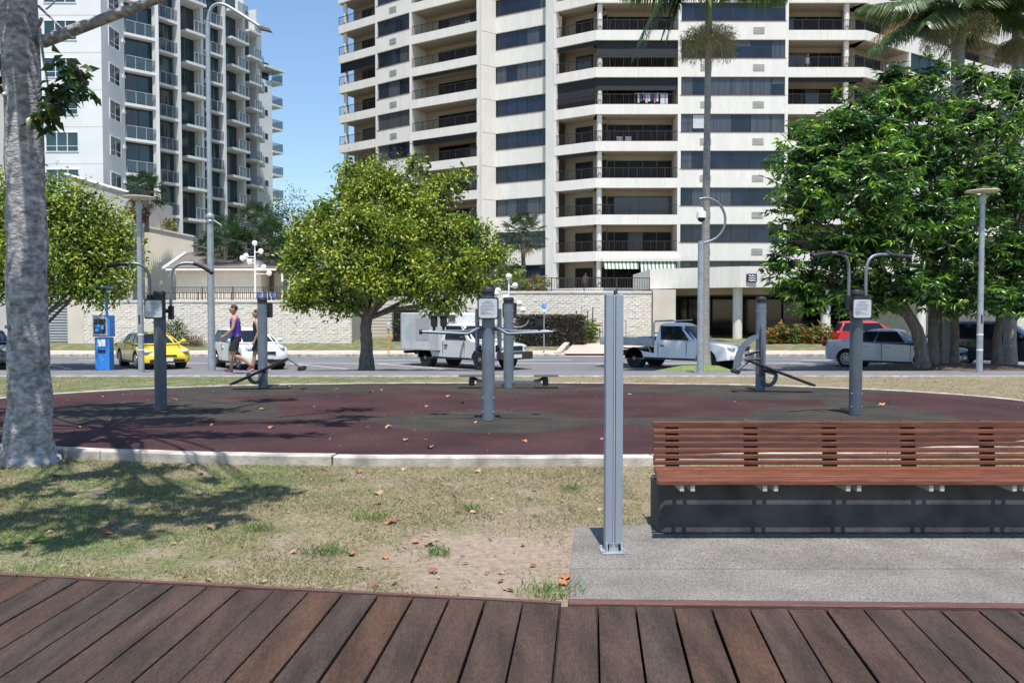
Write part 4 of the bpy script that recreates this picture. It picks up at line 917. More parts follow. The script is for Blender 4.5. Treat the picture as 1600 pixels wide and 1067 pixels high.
def text(s, size, m, parent, loc, rot=(R(90),0,0), name='lettering'):
    cu = bpy.data.curves.new('t', 'FONT'); cu.body = s; cu.size = size; cu.align_x = 'CENTER'; cu.align_y = 'CENTER'; cu.extrude = .003
    t = bpy.data.objects.new('t', cu); COL.objects.link(t); dg = bpy.context.evaluated_depsgraph_get()
    me = bpy.data.meshes.new_from_object(t.evaluated_get(dg)); bpy.data.objects.remove(t); bpy.data.curves.remove(cu)
    o = bpy.data.objects.new(name, me); COL.objects.link(o); me.materials.clear(); me.materials.append(m); o.parent = parent; o.location = loc; o.rotation_euler = rot
    return o
text('TICKETS', .125, M['white'], o, (.01,-.035,(zz(451)+zz(446))/2))
# ------------------------------------------------------------------ vehicles (local: x forward, y left, z up)
def wheel(root, x, y, rw, rimm, style):
    s = 1 if y > 0 else -1; Mx = Matrix.Rotation(R(90), 3, 'X')
    mb = MB(); mb.lathe([(rw*.62,-.09),(rw*.9,-.1),(rw*.985,-.08),(rw,-.04),(rw,.04),(rw*.985,.08),(rw*.9,.1),(rw*.62,.09)], (x,y,rw), 24, Mx); w = mb.build('wheel', M['tyre'], root, smooth=35)
    mb = MB(); mb.lathe([(rw*.64,-.05),(rw*.64,.05)], (x,y,rw), 24, Mx)
    yo = y+s*.082
    if style == 'alloy':
        for k in range(9):
            a = 2*math.pi*k/9; d = Vector((math.cos(a),0,math.sin(a))); t = Vector((-math.sin(a),0,math.cos(a)))
            c = Vector((x,yo+s*.02,rw)); mb2 = [c+d*rw*.12-t*.02, c+d*rw*.62-t*.03, c+d*rw*.62+t*.03, c+d*rw*.12+t*.02]
            q = [p+Vector((0,s*.02,0)) for p in mb2]; mb.hexa([*mb2, *q])
        mb.m = mb.m
        hub = MB(); hub.lathe([(rw*.16,-.03),(rw*.16,.03)], (x,yo+s*.02,rw), 12, Mx)
        ring = MB(); ring.lathe([(rw*.60,-.03),(rw*.68,-.03),(rw*.68,.03),(rw*.60,.03)], (x,yo,rw), 24, Mx)
        mb.build('rim_back', M['chassis'], w) if False else None
        sp = MB(); sp.v, sp.f, sp.m = mb.v[48:], [[i-48 for i in f] for f in mb.f[26:]], mb.m[26:]
        bk = MB(); bk.lathe([(rw*.64,-.04),(rw*.64,.04)], (x,y,rw), 24, Mx); bk.build('brake_disc', M['chassis'], w)
        sp.add(hub.v, hub.f); sp.add(ring.v, ring.f[:-2]); sp.build('rim', rimm, w, smooth=35)
    else:
        mb.lathe([(rw*.62,-.02),(rw*.6,.0),(rw*.3,-.02 if s < 0 else .02),(rw*.2,.03)], (x,yo,rw), 20, Mx); mb.build('rim', rimm, w, smooth=35)
        mb = MB()
        for k in range(6): a = k*math.pi/3; mb.ball((x+math.cos(a)*rw*.42, yo+s*.025, rw+math.sin(a)*rw*.42), .025, 6, 4)
        mb.build('wheel_nuts', M['chassis'], w)
def side_profile(top, xr, xf, z0, wheels, rw):
    """closed polygon: top line rear->front, then bottom front->rear with wheel arches"""
    pts = list(top); ra = rw+.055
    for xw in sorted(wheels, reverse=True):
        h = max(0.0, z0-rw); a0 = math.asin(max(-1, min(1, (z0-rw)/ra)))
        for i in range(9):
            a = a0 + (math.pi-2*a0)*i/8; pts.append((xw+ra*math.cos(a), rw+ra*math.sin(a)))
    return pts
def shell(poly, Wd, xr, xf, zt_, z0, m, name, parent, nose=.16, tail=.10, tum=.05):
    sl = [-1,-.97,-.88,-.6,-.2,.2,.6,.88,.97,1]; n = len(poly); mb = MB(); cx = (xr+xf)/2; hl = (xf-xr)/2
    for s in sl:
        e = abs(s); k = max(0,(e-.5)/.5)**2.2; kk = max(0,(e-.86)/.14)
        for x, z in poly:
            t = (x-cx)/hl; wf = max(0, abs(t)-.72)/.28
            dx = -(nose if t > 0 else -tail)*k*wf
            lift = 0
            zz_ = z - max(0,(z-(zt_-.35)))*.10*kk - (0.02*k if z > zt_-.2 else 0)
            yy = s*Wd/2*(1-tum*max(0,(z-.62))/(zt_-.5)*(1 if e > .5 else 0)) - math.copysign(.025*max(0,(.42-z)/.25),s)*(1 if e > .9 else 0)
            mb.v.append((x+dx, yy, zz_))
    for j in range(len(sl)-1):
        for i in range(n): mb.f.append([j*n+i, j*n+(i+1)%n, (j+1)*n+(i+1)%n, (j+1)*n+i]); mb.m.append(0)
    mb.f.append(list(range(n-1,-1,-1))); mb.m.append(0); mb.f.append([(len(sl)-1)*n+i for i in range(n)]); mb.m.append(0)
    o = mb.build(name, m, parent, smooth=38)
    bm = bmesh.new(); bm.from_mesh(o.data); bmesh.ops.recalc_face_normals(bm, faces=bm.faces); bm.to_mesh(o.data); bm.free()
    return o
def cabin(root, xr0, xr1, xf1, xf0, zb, zr, wb, wr, m, splits, rear=True, bow=.05):
    """greenhouse with curved roof; glass panes lie 6 mm proud of it"""
    def ring(z, f):
        a = xr0+(xr1-xr0)*f; b = xf0+(xf1-xf0)*f; w = wb+(wr-wb)*f; return a, b, w
    mb = MB(); lev = [0,.5,.86,.97,1.0]; zs = [zb, zb+(zr-zb)*.5, zb+(zr-zb)*.86, zb+(zr-zb)*.955, zr]
    rows = []
    for f, z in zip(lev, zs):
        a, b, w = ring(z, min(f,.9)); inset = {1.0: .27, .97: .09}.get(f, 0)
        a += inset; b -= inset; w -= inset
        c = .10
        rows.append([(a+bow*0+c*.4,-w,z),(b-c*.8,-w,z),(b,-w*.72,z),(b+bow,0,z),(b,w*.72,z),(b-c*.8,w,z),(a+c*.4,w,z),(a,w*.75,z),(a-bow*.6,0,z),(a,-w*.75,z)])
    vs = [p for r_ in rows for p in r_]; n = 10; fs = []
    for j in range(len(rows)-1):
        for i in range(n): fs.append((j*n+i, j*n+(i+1)%n, (j+1)*n+(i+1)%n, (j+1)*n+i))
    fs.append(tuple((len(rows)-1)*n+i for i in range(n)))
    mb.add(vs, fs); cab = mb.build('cabin', m, root, smooth=50)
    def pt(x_f, f, side):      # a point on the side glass plane
        a, b, w = ring(0, f); return Vector((a+(b-a)*x_f, side*(w+.006), zb+(zr-zb)*f))
    for side in (-1,1):
        for s0, s1 in splits:
            q = MB(); lo, hi = .06, .80
            p = [pt(s0[0],lo,side),pt(s1[0],lo,side),pt(s1[1],hi,side),pt(s0[1],hi,side)]
            back = [v-Vector((0,side*.01,0)) for v in p]
            q.hexa(back+p); q.build('side_window', M['carglass'], cab)
            q = MB(); q.tube([p[0],p[1],p[2],p[3],p[0]], .016, 4); q.build('window_trim', M['trim'], cab)
    def wind(fr, nm):
        q = MB(); lo, hi = .08, .82; d = .012 if fr else -.012
        vs = []
        for f in (lo, hi):
            a, b, w = ring(0, f); x = (b if fr else a)
            ww = w*.93; zz_ = zb+(zr-zb)*f; bb = bow if fr else -bow*.6
            vs += [(x-.07*(1 if fr else -.3)+d,-ww,zz_),(x+d+.0,-ww*.72,zz_),(x+bb+d,0,zz_),(x+d,ww*.72,zz_),(x-.07*(1 if fr else -.3)+d,ww,zz_)]
        q.add(vs, [(i,i+1,i+6,i+5) for i in range(4)]); q.build(nm, M['carglass'], cab, smooth=60)
    wind(True, 'windscreen')
    if rear: wind(False, 'rear_window')
    return cab
def lamp(root, name, c, r, m): 
    mb = MB(); mb.ball(c, r, 12, 8); return mb.build(name, m, root, smooth=180)
def slab(root, name, a, b, m, bevel=.01):
    mb = MB(); mb.box(a, b); return mb.build(name, m, root, bevel=bevel)
def car(name, label, u, v, D, heading, sp, group='cars parked along the road', cat='car'):
    x = P(u, v, D).x; z = zt(D)
    root = empty(name, (x, D, z+.004), heading, label, cat, group)
    xr, xf, Wd, rw = -sp['L']/2, sp['L']/2, sp['W'], sp['rw']; ws = sp['wheels']
    poly = side_profile(sp['top'], xr, xf, sp['z0'], ws, rw)
    ztop = max(p[1] for p in sp['top'])
    body = shell(poly, Wd, xr, xf, ztop, sp['z0'], sp['paint'], 'body', root, sp.get('nose',.22), sp.get('tail',.14))
    if 'cab' in sp: cabin(root, *sp['cab'], sp['paint'], sp['splits'], sp.get('rear',True))
    for xw in ws:
        for s in (-1,1): wheel(root, xw, s*(Wd/2-.115), rw, sp.get('rim', M['rim']), sp.get('style','alloy'))
    q = MB(); q.box((ws[0]-rw-.02,-Wd/2+.2,sp['z0']-.02),(ws[-1]+rw+.02,Wd/2-.2,sp['z0']+.35)); q.build('underbody', M['chassis'], root)
    zh = sp['zh']
    for s in (-1,1):
        q = MB(); q.box((ws[0]+rw+.08, s*(Wd/2-.05), sp['z0']-.01),(ws[-1]-rw-.08, s*(Wd/2-.004), sp['z0']+.07)); q.build('side_sill', M['trim'], root)
        for xw in ws:
            q = MB(); ra = rw+.05; pth = [(xw+ra*math.cos(R(a)), s*(Wd/2-.012), rw+ra*math.sin(R(a))) for a in range(-5,186,19)]; q.tube(pth, .02, 5); q.build('arch_lip', sp.get('archm', M['trim']), root)
            q = MB(); q.lathe([(rw+.045,-.1),(rw+.045,.1)], (xw, s*(Wd/2-.2), rw), 20, Matrix.Rotation(R(90),3,'X')); q.build('arch_liner', M['chassis'], root)
    if 'cab' in sp:
        hx0 = sp['cab'][3]+.03
        for s in (-1,1):
            q = MB(); q.tube([(hx0, s*(Wd/2-.22), sp['cab'][4]+.035),(xf-.45, s*(Wd/2-.34), zh+.13)], .008, 4); q.build('bonnet_seam', M['trim'], root)
    for s in (-1,1):
        hl = lamp(root, 'headlight', (xf-.17-sp.get('hx',0), s*(Wd/2-.26), zh), sp.get('hr',(.19,.2,.09)), M['lens'])
        lamp(root, 'tail_light', (xr+.06, s*(Wd/2-.16), sp.get('ztl',zh+.1)), (.09,.15,.11), M['red_lens'])
        if 'cab' in sp:
            mx = sp['cab'][3]-.35; mz = sp['cab'][4]+.1
            q = MB(); q.ball((mx, s*(Wd/2+.1), mz), (.07,.11,.075), 10, 6); q.tube([(mx,s*(Wd/2-.08),mz-.06),(mx,s*(Wd/2+.06),mz-.02)], .03, 6); q.build('wing_mirror', sp.get('mirror', sp['paint']), root, smooth=60)
    g = sp.get('grille', (.38,.06)); gz = sp.get('gz', zh-.1)
    q = MB(); q.box((xf-.05,-g[0],gz-g[1]),(xf+.012,g[0],gz+g[1])); q.build('grille', M['trim'], root, bevel=.02)
    q = MB(); q.box((xf-.06,-.62*Wd/2*1.1,sp['z0']+.05),(xf+.006,.62*Wd/2*1.1,sp['z0']+.16)); q.build('lower_intake', M['trim'], root, bevel=.02)
    q = MB(); q.box((xf+.0,-.19,gz-g[1]-.16),(xf+.025,.19,gz-g[1]-.05)); q.build('number_plate', M['white'], root)
    for s in (-1,1):
        for xd in sp.get('doors', []):
            q = MB(); q.box((xd-.006, s*(Wd/2-.012), sp['z0']+.1),(xd+.006, s*(Wd/2-.0), ztop-.1)); q.build('door_seam', M['trim'], root)
        for xd in sp.get('handles', []):
            q = MB(); q.box((xd-.09, s*(Wd/2-.02), ztop-.24),(xd+.09, s*(Wd/2+.018), ztop-.20)); q.build('door_handle', sp.get('hm', sp['paint']), root, bevel=.008)
    return root
HD = R(-48)
coupe = dict(L=4.4, W=1.76, rw=.32, wheels=[-1.32,1.22], z0=.22, paint=M['p_yellow'], nose=.34, tail=.25,
    top=[(-2.16,.30),(-2.2,.5),(-2.17,.82),(-2.05,.93),(-1.5,.95),(-.4,.92),(.75,.88),(1.35,.80),(1.85,.70),(2.1,.60),(2.2,.46),(2.17,.26)],
    cab=(-1.95,-.75,-.05,1.0,.88,1.33,.80,.56), splits=[((.30,.12),(.40,.44)),((.42,.47),(.86,.97))], zh=.64, hx=.12, hr=(.2,.2,.08), grille=(.32,.035), gz=.5, doors=[-.45,.85], handles=[-.25], ztl=.8)
car('coupe', 'yellow low coupe parked nose towards the street lamp', 238, 576, 31.6, R(-53), coupe)
hatch = dict(L=3.75, W=1.69, rw=.31, wheels=[-1.2,1.19], z0=.22, paint=M['p_white'], nose=.26, tail=.12,
    top=[(-1.84,.30),(-1.87,.5),(-1.84,.9),(-1.78,1.0),(-.6,.98),(.7,.96),(1.25,.9),(1.65,.80),(1.82,.66),(1.87,.45),(1.84,.26)],
    cab=(-1.82,-1.5,.05,1.02,.94,1.5,.79,.60), splits=[((.06,.05),(.36,.34)),((.39,.37),(.83,.95))], zh=.76, hx=.12, hr=(.2,.15,.13), grille=(.3,.05), gz=.62, doors=[-.55,.55], handles=[-.4], ztl=.9)
car('hatchback', 'white hatchback parked behind the walking man', 389, 579, 31.0, R(-52), hatch)
sedan = dict(L=4.77, W=1.82, rw=.325, wheels=[-1.42,1.32], z0=.22, paint=M['p_silver'], nose=.28, tail=.2,
    top=[(-2.33,.30),(-2.38,.55),(-2.36,.85),(-2.28,1.0),(-1.75,1.03),(-.6,.98),(.7,.93),(1.4,.88),(2.0,.78),(2.28,.66),(2.38,.48),(2.35,.26)],
    cab=(-1.85,-.62,.12,1.15,.95,1.45,.83,.58), splits=[((.20,.05),(.46,.44)),((.48,.47),(.84,.97))], zh=.7, hx=.1, hr=(.24,.18,.09), grille=(.4,.05), gz=.6, doors=[-.85,-.15,.85], handles=[-.75,.05], ztl=.88)
car('sedan', 'silver sedan parked behind the big tree trunk', 1396, 575, 31.0, R(-42), sedan)
suv = dict(L=4.8, W=1.9, rw=.36, wheels=[-1.4,1.45], z0=.26, paint=M['p_black'], nose=.26, tail=.12,
    top=[(-2.36,.34),(-2.4,.6),(-2.37,1.0),(-2.3,1.12),(-.6,1.1),(.75,1.06),(1.4,1.02),(2.05,.93),(2.32,.8),(2.4,.55),(2.37,.32)],
    cab=(-2.32,-2.0,.25,1.15,1.06,1.76,.86,.68), splits=[((.04,.05),(.27,.28)),((.29,.30),(.54,.55)),((.56,.57),(.87,.97))], zh=.84, hx=.1, hr=(.2,.18,.11), grille=(.42,.09), gz=.72, doors=[-1.1,-.1,.85], handles=[-.9,.1], ztl=1.15)
car('suv', 'black wagon parked right of the tree trunks, at the right edge', 1563, 571, 31.8, R(-40), suv)
redh = dict(hatch, paint=M['p_red']); car('hatchback', 'red hatchback mostly hidden behind the silver sedan', 1362, 545, 42.0, R(-8), redh)
dk = dict(sedan, paint=M['p_dark']); car('sedan', 'dark sedan cut off by the left edge beside the near trunk', -26, 574, 31.2, R(-55), dk)
# tray-back ute
ute = dict(L=5.05, W=1.74, rw=.35, wheels=[-1.48,1.5], z0=.34, paint=M['p_white'], nose=.22, tail=.02, style='steel', rim=M['steelrim'],
    top=[(-.62,.36),(-.62,1.05),(-.5,1.07),(.9,1.06),(1.05,1.05),(1.6,1.0),(2.15,.94),(2.38,.86),(2.5,.66),(2.5,.40)],
    cab=(-.62,-.52,.25,1.05,1.03,1.68,.80,.62), splits=[((.16,.10),(.86,.96))], zh=.80, hx=.08, hr=(.2,.2,.12), grille=(.38,.08), gz=.78, doors=[-.45,.72], handles=[-.28], hm=M['trim'], mirror=M['trim'])
def ute_car():
    sp = dict(ute); u = car('utility_truck', 'white tray-back ute parked behind the camera pole', 1063, 576, 30.9, R(-41), dict(sp, wheels=[-1.48,1.5]), cat='ute')
    return u
_u = ute_car()
def tray_back(u):
    q = MB(); q.box((-3.02,-.87,.82),(-.68,.87,.88)); q.build('tray_floor', M['tray'], u)
    for s in (-1,1):
        q = MB(); q.box((-3.0,s*.84,.88),(-.70,s*.87,1.12)); t = q.build('drop_side', M['tray'], u, bevel=.008)
        q = MB(); [q.box((-2.5+i*.6,s*.871,.86),(-2.46+i*.6,s*.885,1.1)) for i in range(4)]; q.build('side_latch', M['grey'], t)
        q = MB(); q.tube([(-.9,s*.8,.8),(-.74,s*.8,.5)], .025, 6); q.tube([(-2.2,s*.8,.82),(-1.95,s*.8,.72),(-1.0,s*.8,.72),(-.8,s*.8,.82)], .022, 6); q.build('side_rail', M['tray'], u)
        q = MB(); q.box((-1.95,s*.62,.68),(-1.0,s*.86,.72)); q.build('mudguard', M['chassis'], u)
    q = MB(); q.box((-3.05,-.87,.86),(-3.02,.87,1.12)); q.build('tail_gate', M['tray'], u)
    q = MB(); q.tube([(-.66,-.8,.88),(-.66,-.8,1.66),(-.66,-.7,1.74),(-.66,.7,1.74),(-.66,.8,1.66),(-.66,.8,.88)], .03, 8); q.tube([(-.66,-.8,1.3),(-.66,.8,1.3)], .02, 6); q.tube([(-.66,-.7,1.74),(.1,-.7,1.78)], .025, 6); q.tube([(-.66,.7,1.74),(.1,.7,1.78)], .025, 6); q.build('head_board', M['tray'], u, smooth=50)
    q = MB(); q.tube([(-2.95,-.82,1.1),(-2.95,-.82,1.72),(-2.95,-.7,1.76),(-2.95,.7,1.76),(-2.95,.82,1.72),(-2.95,.82,1.1)], .022, 6); q.build('rear_rack', M['tray'], u, smooth=50)
    q = MB(); q.box((-2.4,-.4,.42),(.2,.4,.62)); q.build('chassis_rail', M['chassis'], u)
    q = MB(); q.box((-1.7,-.3,.88),(-1.2,.4,1.14)); q.build('load', M['bluecloth'], u, bevel=.04)
tray_back(_u)
# box truck
tr = dict(ute, L=5.0, W=1.7, wheels=[-1.45,1.5], paint=paint('tree_shaded_paint', (.56,.57,.58)))  # white cab paint greyed: the tree's shade is put into its colour
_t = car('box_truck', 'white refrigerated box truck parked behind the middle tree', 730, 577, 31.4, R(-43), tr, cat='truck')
q = MB(); q.box((-2.78,-.93,.62),(-.60,.93,2.05)); bxp = q.build('cargo_box', mat('tree_shaded_panel', (.52,.54,.54), .5, var=.12, scale=2), _t, bevel=.03)  # white box panel toned grey to carry the tree's shade
q = MB(); q.box((-1.9,-.936,1.0),(-1.1,-.931,1.85)); q.build('side_door', M['grey'], bxp)
for xx in (-2.75,-.64):
    q = MB(); q.box((xx-.03,-.945,.62),(xx+.03,-.932,2.05)); q.build('corner_trim', M['grey'], bxp)
q = MB(); q.box((-.62,-.5,1.66),(-.05,.5,2.02)); fu = q.build('fridge_unit', M['white'], _t, bevel=.04)
for j in range(5): q = MB(); q.box((-.5,-.51,1.72+j*.055),(-.12,-.501,1.75+j*.055)); q.build('vent_slot', M['trim'], fu)
q = MB(); q.box((-2.6,-.4,.42),(.2,.4,.62)); q.build('chassis_rail', M['chassis'], _t)
q = MB(); q.box((-2.9,-.7,.46),(-2.74,.7,.56)); q.build('rear_step', M['chassis'], _t)
q = MB(); q.box((2.36,-.84,.38),(2.60,.84,.66)); q.build('front_bumper', M['bumper'], _t, bevel=.04)
q = MB(); q.box((2.6,-.2,.44),(2.62,.2,.56)); q.build('front_plate', M['white'], _t)
for s in (-1,1): q = MB(); q.box((-1.95,s*.55,.70),(-.95,s*.86,.76)); q.build('mudguard', M['chassis'], _t)
q = MB(); q.box((2.37,-.8,.40),(2.57,.8,.60)); q.build('bumper', M['p_white'], _u, bevel=.04)
# ------------------------------------------------------------------ people
def skin_body(verts, edges, radii, m, name, parent, root=0, sub=2):
    me = bpy.data.meshes.new(name); me.from_pydata(verts, edges, []); o = bpy.data.objects.new(name, me); COL.objects.link(o)
    sk = o.modifiers.new('skin', 'SKIN'); sk.use_smooth_shade = True
    for i, rr in enumerate(radii):
        d = me.skin_vertices[0].data[i]; d.radius = rr if hasattr(rr,'__len__') else (rr, rr); d.use_root = (i == root)
    sb = o.modifiers.new('sub', 'SUBSURF'); sb.levels = sub; sb.render_levels = sub
    dg = bpy.context.evaluated_depsgraph_get(); dg.update()
    me2 = bpy.data.meshes.new_from_object(o.evaluated_get(dg)); bpy.data.objects.remove(o); bpy.data.meshes.remove(me)
    me2.name = name; me2.materials.clear(); me2.materials.append(m); me2.polygons.foreach_set('use_smooth', [True]*len(me2.polygons))
    o = bpy.data.objects.new(name, me2); COL.objects.link(o); o.parent = parent; return o
def loft(rings, seg=16):
    mb = MB(); vs = []; n = len(rings)
    for (cx,cy,cz,rx,ry) in rings:
        for k in range(seg): a = 2*math.pi*k/seg; vs.append((cx+rx*math.cos(a), cy+ry*math.sin(a), cz))
    fs = [(j*seg+k, j*seg+(k+1)%seg, (j+1)*seg+(k+1)%seg, (j+1)*seg+k) for j in range(n-1) for k in range(seg)]
    mb.add(vs, fs); return mb
def person(name, label, loc, rz, scale, legs, arms, top, bottom, shoe, hair=True, hairlong=False, bottom_len=.55, number=False):
    root = empty(name, loc, rz, label, 'person'); root.scale = (scale,)*3
    V = [(0,0,.96),(.0,0,1.14),(.015,0,1.34),(.02,0,1.47),(.035,0,1.555),(.05,0,1.62)]; Rr = [(.13,.155),(.11,.14),(.125,.165),(.10,.12),(.055,.058),(.06,.06)]
    E = [(0,1),(1,2),(2,3),(3,4),(4,5)]
    def chain(start, pts, rs):
        p = start
        for q, rr in zip(pts, rs): V.append(q); Rr.append(rr); E.append((p, len(V)-1)); p = len(V)-1
        return p
    for s, (kn, an, toe) in zip((1,-1), legs):
        chain(0, [(0,s*.1,.88),((kn[0])*.5,s*.105,(.88+kn[2])/2),kn,((kn[0]+an[0])/2-.02,kn[1],(kn[2]+an[2])/2+.04),an], [.095,.085,.058,.056,.038])
    for s, (el, wr) in zip((1,-1), arms):
        w = chain(3, [(.01,s*.175,1.455),((el[0])*.5,s*.2,(1.45+el[2])/2),el,((el[0]+wr[0])/2,(el[1]+wr[1])/2,(el[2]+wr[2])/2),wr], [.062,.05,.04,.037,.027])
        d = (Vector(wr)-Vector(el)).normalized(); c = Vector(wr)+d*.07; V.append(tuple(c)); Rr.append((.03,.022)); E.append((w,len(V)-1)); h = len(V)-1
        side = d.cross(Vector((0,1,0))).normalized()
        for i, off in enumerate((-.03,-.01,.01,.03)):
            a = c+d*.03+side*off; b = a+d*(.05-.006*abs(i-1.4))+Vector((0,-s*.012,0)); chain(h, [tuple(a),tuple(b)], [.009,.008])
        th = c-d*.02+side*.03; chain(h, [tuple(th+side*.02),tuple(th+side*.03+d*.04)], [.01,.009])
    body = skin_body(V, E, Rr, M['skin'], 'body', root)
    mb = MB(); mb.ball((.055,0,1.70), (.098,.076,.118), 20, 14); mb.ball((.085,0,1.64), (.06,.055,.055), 12, 8)
    mb.ball((.155,0,1.69), (.022,.014,.022), 8, 6)
    for s in (-1,1): mb.ball((.04,s*.078,1.695), (.025,.012,.034), 8, 6)
    hd = mb.build('head', M['skin'], body, smooth=180)
    mb = MB(); [mb.ball((.142,s*.03,1.715), (.01,.014,.008), 6, 4) for s in (-1,1)]; mb.ball((.145,0,1.645), (.01,.025,.006), 6, 4); mb.build('eyes_and_mouth', M['hair'], body)
    mb = MB()
    mb.ball((.035,0,1.735), (.10,.082,.095), 18, 10)
    if hairlong: mb.ball((-.05,0,1.62), (.05,.06,.13), 12, 8)
    mb.build('hair', M['hair'], root, smooth=180)
    st = loft([(0,0,.86,.145,.185),(.0,0,.95,.138,.175),(.0,0,1.1,.125,.158),(.012,0,1.25,.135,.17),(.015,0,1.36,.14,.178),(.015,0,1.43,.125,.165),(.018,0,1.48,.10,.13),(.022,0,1.51,.07,.085)], 20)
    tp = st.build('singlet', top, root, smooth=60)
    if number:
        # white number on the back and a short arched line of lettering above it
        text('1', .22, M['whitecloth'], tp, (-.14,0,1.22), (R(90),0,R(-90)), 'back_number')
        mb = MB(); [mb.box((-.142+.006*abs(i),.035*i-.011,1.40-.008*i*i*.5),(-.128+.006*abs(i),.035*i+.011,1.43-.008*i*i*.5)) for i in range(-2,3)]; mb.build('back_lettering', M['whitecloth'], tp)
    mb = loft([(0,0,.99,.135,.172),(0,0,.9,.145,.182),(0,0,.84,.14,.18)], 20)
    for s, (kn, an, toe) in zip((1,-1), legs):
        f = (.9-bottom_len)/(.9-kn[2]); ex = kn[0]*f
        l = loft([(0,s*.09,.88,.115,.10),(ex*.5,s*.10,(.88+bottom_len)/2,.112,.098),(ex,s*.105,bottom_len,.108,.098)], 14); mb.add(l.v, l.f)
    mb.build('shorts', bottom, root, smooth=60)
    for (kn, an, toe) in legs:
        a = Vector(an); t = Vector(toe); d = (t-a); d2 = Vector((d.x,0,d.z)).normalized()
        mb = MB(); heel = a-Vector((.05,0,.03)); mb.tube([a+Vector((0,0,.02)), a+Vector((0,0,-.02))], [.045,.052], 10)
        mb.tube([heel, a+(t-a)*.3+Vector((0,0,-.01)), a+(t-a)*.75+Vector((0,0,-.005)), t], [.04,.05,.042,.025], 10); sh = mb.build('shoe', shoe, root, smooth=60)
        mb = MB(); lo = Vector((0,0,-.035)); mb.tube([heel+lo*.8, a+(t-a)*.5+lo, t+lo*.4], [.034,.042,.028], 8); mb.build('sole', M['whitecloth'], sh, smooth=60)
    return root
mx = P(369,585,22.6)
person('person', 'walking man in a purple number-one singlet, black shorts and dark red shoes', (mx.x,22.6,zt(22.6)+.008), R(180+14), 1.03,
    [((.06,.11,.50),(-.40,.11,.20),(-.27,.11,.06)), ((.13,-.10,.50),(.14,-.10,.085),(.31,-.10,.045))],
    [((.06,.24,1.18),(.25,.22,1.02)), ((-.10,-.25,1.17),(.02,-.26,.93))], M['purple'], M['shorts'], M['shoe'], number=True, bottom_len=.60)
wx = P(404,584,23.2)
person('person', 'person in dark top mostly hidden behind the rear left gym post', (wx.x,23.2,zt(23.2)+.008), R(180+8), .97,
    [((.10,.1,.50),(.16,.1,.085),(.32,.1,.045)), ((.0,-.1,.5),(-.28,-.1,.15),(-.14,-.1,.05))],
    [((-.04,.23,1.17),(.06,.24,.93)), ((.02,-.23,1.17),(.10,-.23,.93))], M['shorts'], M['shorts'], M['shoe'], hairlong=True, bottom_len=.62)
p = balcony_prop(G_, 1.9, -.75, 6)
STAND = [((.02,.1,.50),(.0,.1,.085),(.17,.1,.045)), ((.02,-.1,.5),(.0,-.1,.085),(.17,-.1,.045))]
ARM = [((.02,.24,1.18),(.14,.22,.98)), ((.02,-.24,1.18),(.14,-.22,.98))]
person('person', 'person in a white shirt standing on an upper right tower balcony', p, R(-60), 1.0, STAND, ARM, M['whitecloth'], M['shorts'], M['shoe'])
p = balcony_prop(Y_, 2.6, -.8, 0)
person('person', 'person in pink top on the lowest terrace of the cream tower', p, R(-100), 1.0, STAND, ARM, M['pinkcloth'], M['bluecloth'], M['shoe'], hairlong=True)
# ------------------------------------------------------------------ vegetation
def unit(a): return a/np.maximum(np.linalg.norm(a, axis=1, keepdims=True), 1e-9)
def leaf_mesh(name, B, Dv, Ln, Wn, mats, idx, parent=None, fold=.25, curl=.25):
    """folded pointed leaves: base points B, directions Dv, lengths Ln, widths Wn"""
    n = len(B); D_ = unit(Dv); rnd = unit(rng.normal(size=(n,3))); Sd = unit(np.cross(D_, rnd)); Nn = np.cross(Sd, D_)
    Nn *= np.where(Nn[:,2:3] < 0, -1, 1)
    Ln = Ln.reshape(-1,1); Wn = Wn.reshape(-1,1)
    mid = B + D_*Ln*.5 + Nn*Ln*.06; tip = B + D_*Ln - Nn*Ln*curl*.5
    l = mid + Sd*Wn*.5 + Nn*Wn*fold; r_ = mid - Sd*Wn*.5 + Nn*Wn*fold
    V = np.stack([B, l, tip, r_, mid-Nn*Wn*.02], 1).reshape(-1,3); o = np.arange(n).reshape(-1,1)*5
    T = np.concatenate([o+np.array([[0,4,1]]), o+np.array([[1,4,2]]), o+np.array([[0,3,4]]), o+np.array([[3,2,4]])], 1).reshape(-1,3)
    return npmesh(name, V, T, mats, np.repeat(idx, 4), parent)
def lobes_clusters(lobes, n, shell=.62, rmax=1.04):
    vol = np.array([r[0]*r[1]*r[2] for c, r in lobes])**(2/3); pr = vol/vol.sum(); k = rng.choice(len(lobes), n, p=pr)
    C = np.array([c for c, r in lobes])[k]; Rr = np.array([r for c, r in lobes])[k]
    d = unit(rng.normal(size=(n,3))); rad = shell + (rmax-shell)*rng.random((n,1))**.6
    wob = 1 + .10*np.sin(d[:,0:1]*7+C[:,1:2]) + .09*np.sin(d[:,2:3]*9+C[:,0:1]*3)
    return C + d*Rr*rad*wob, d
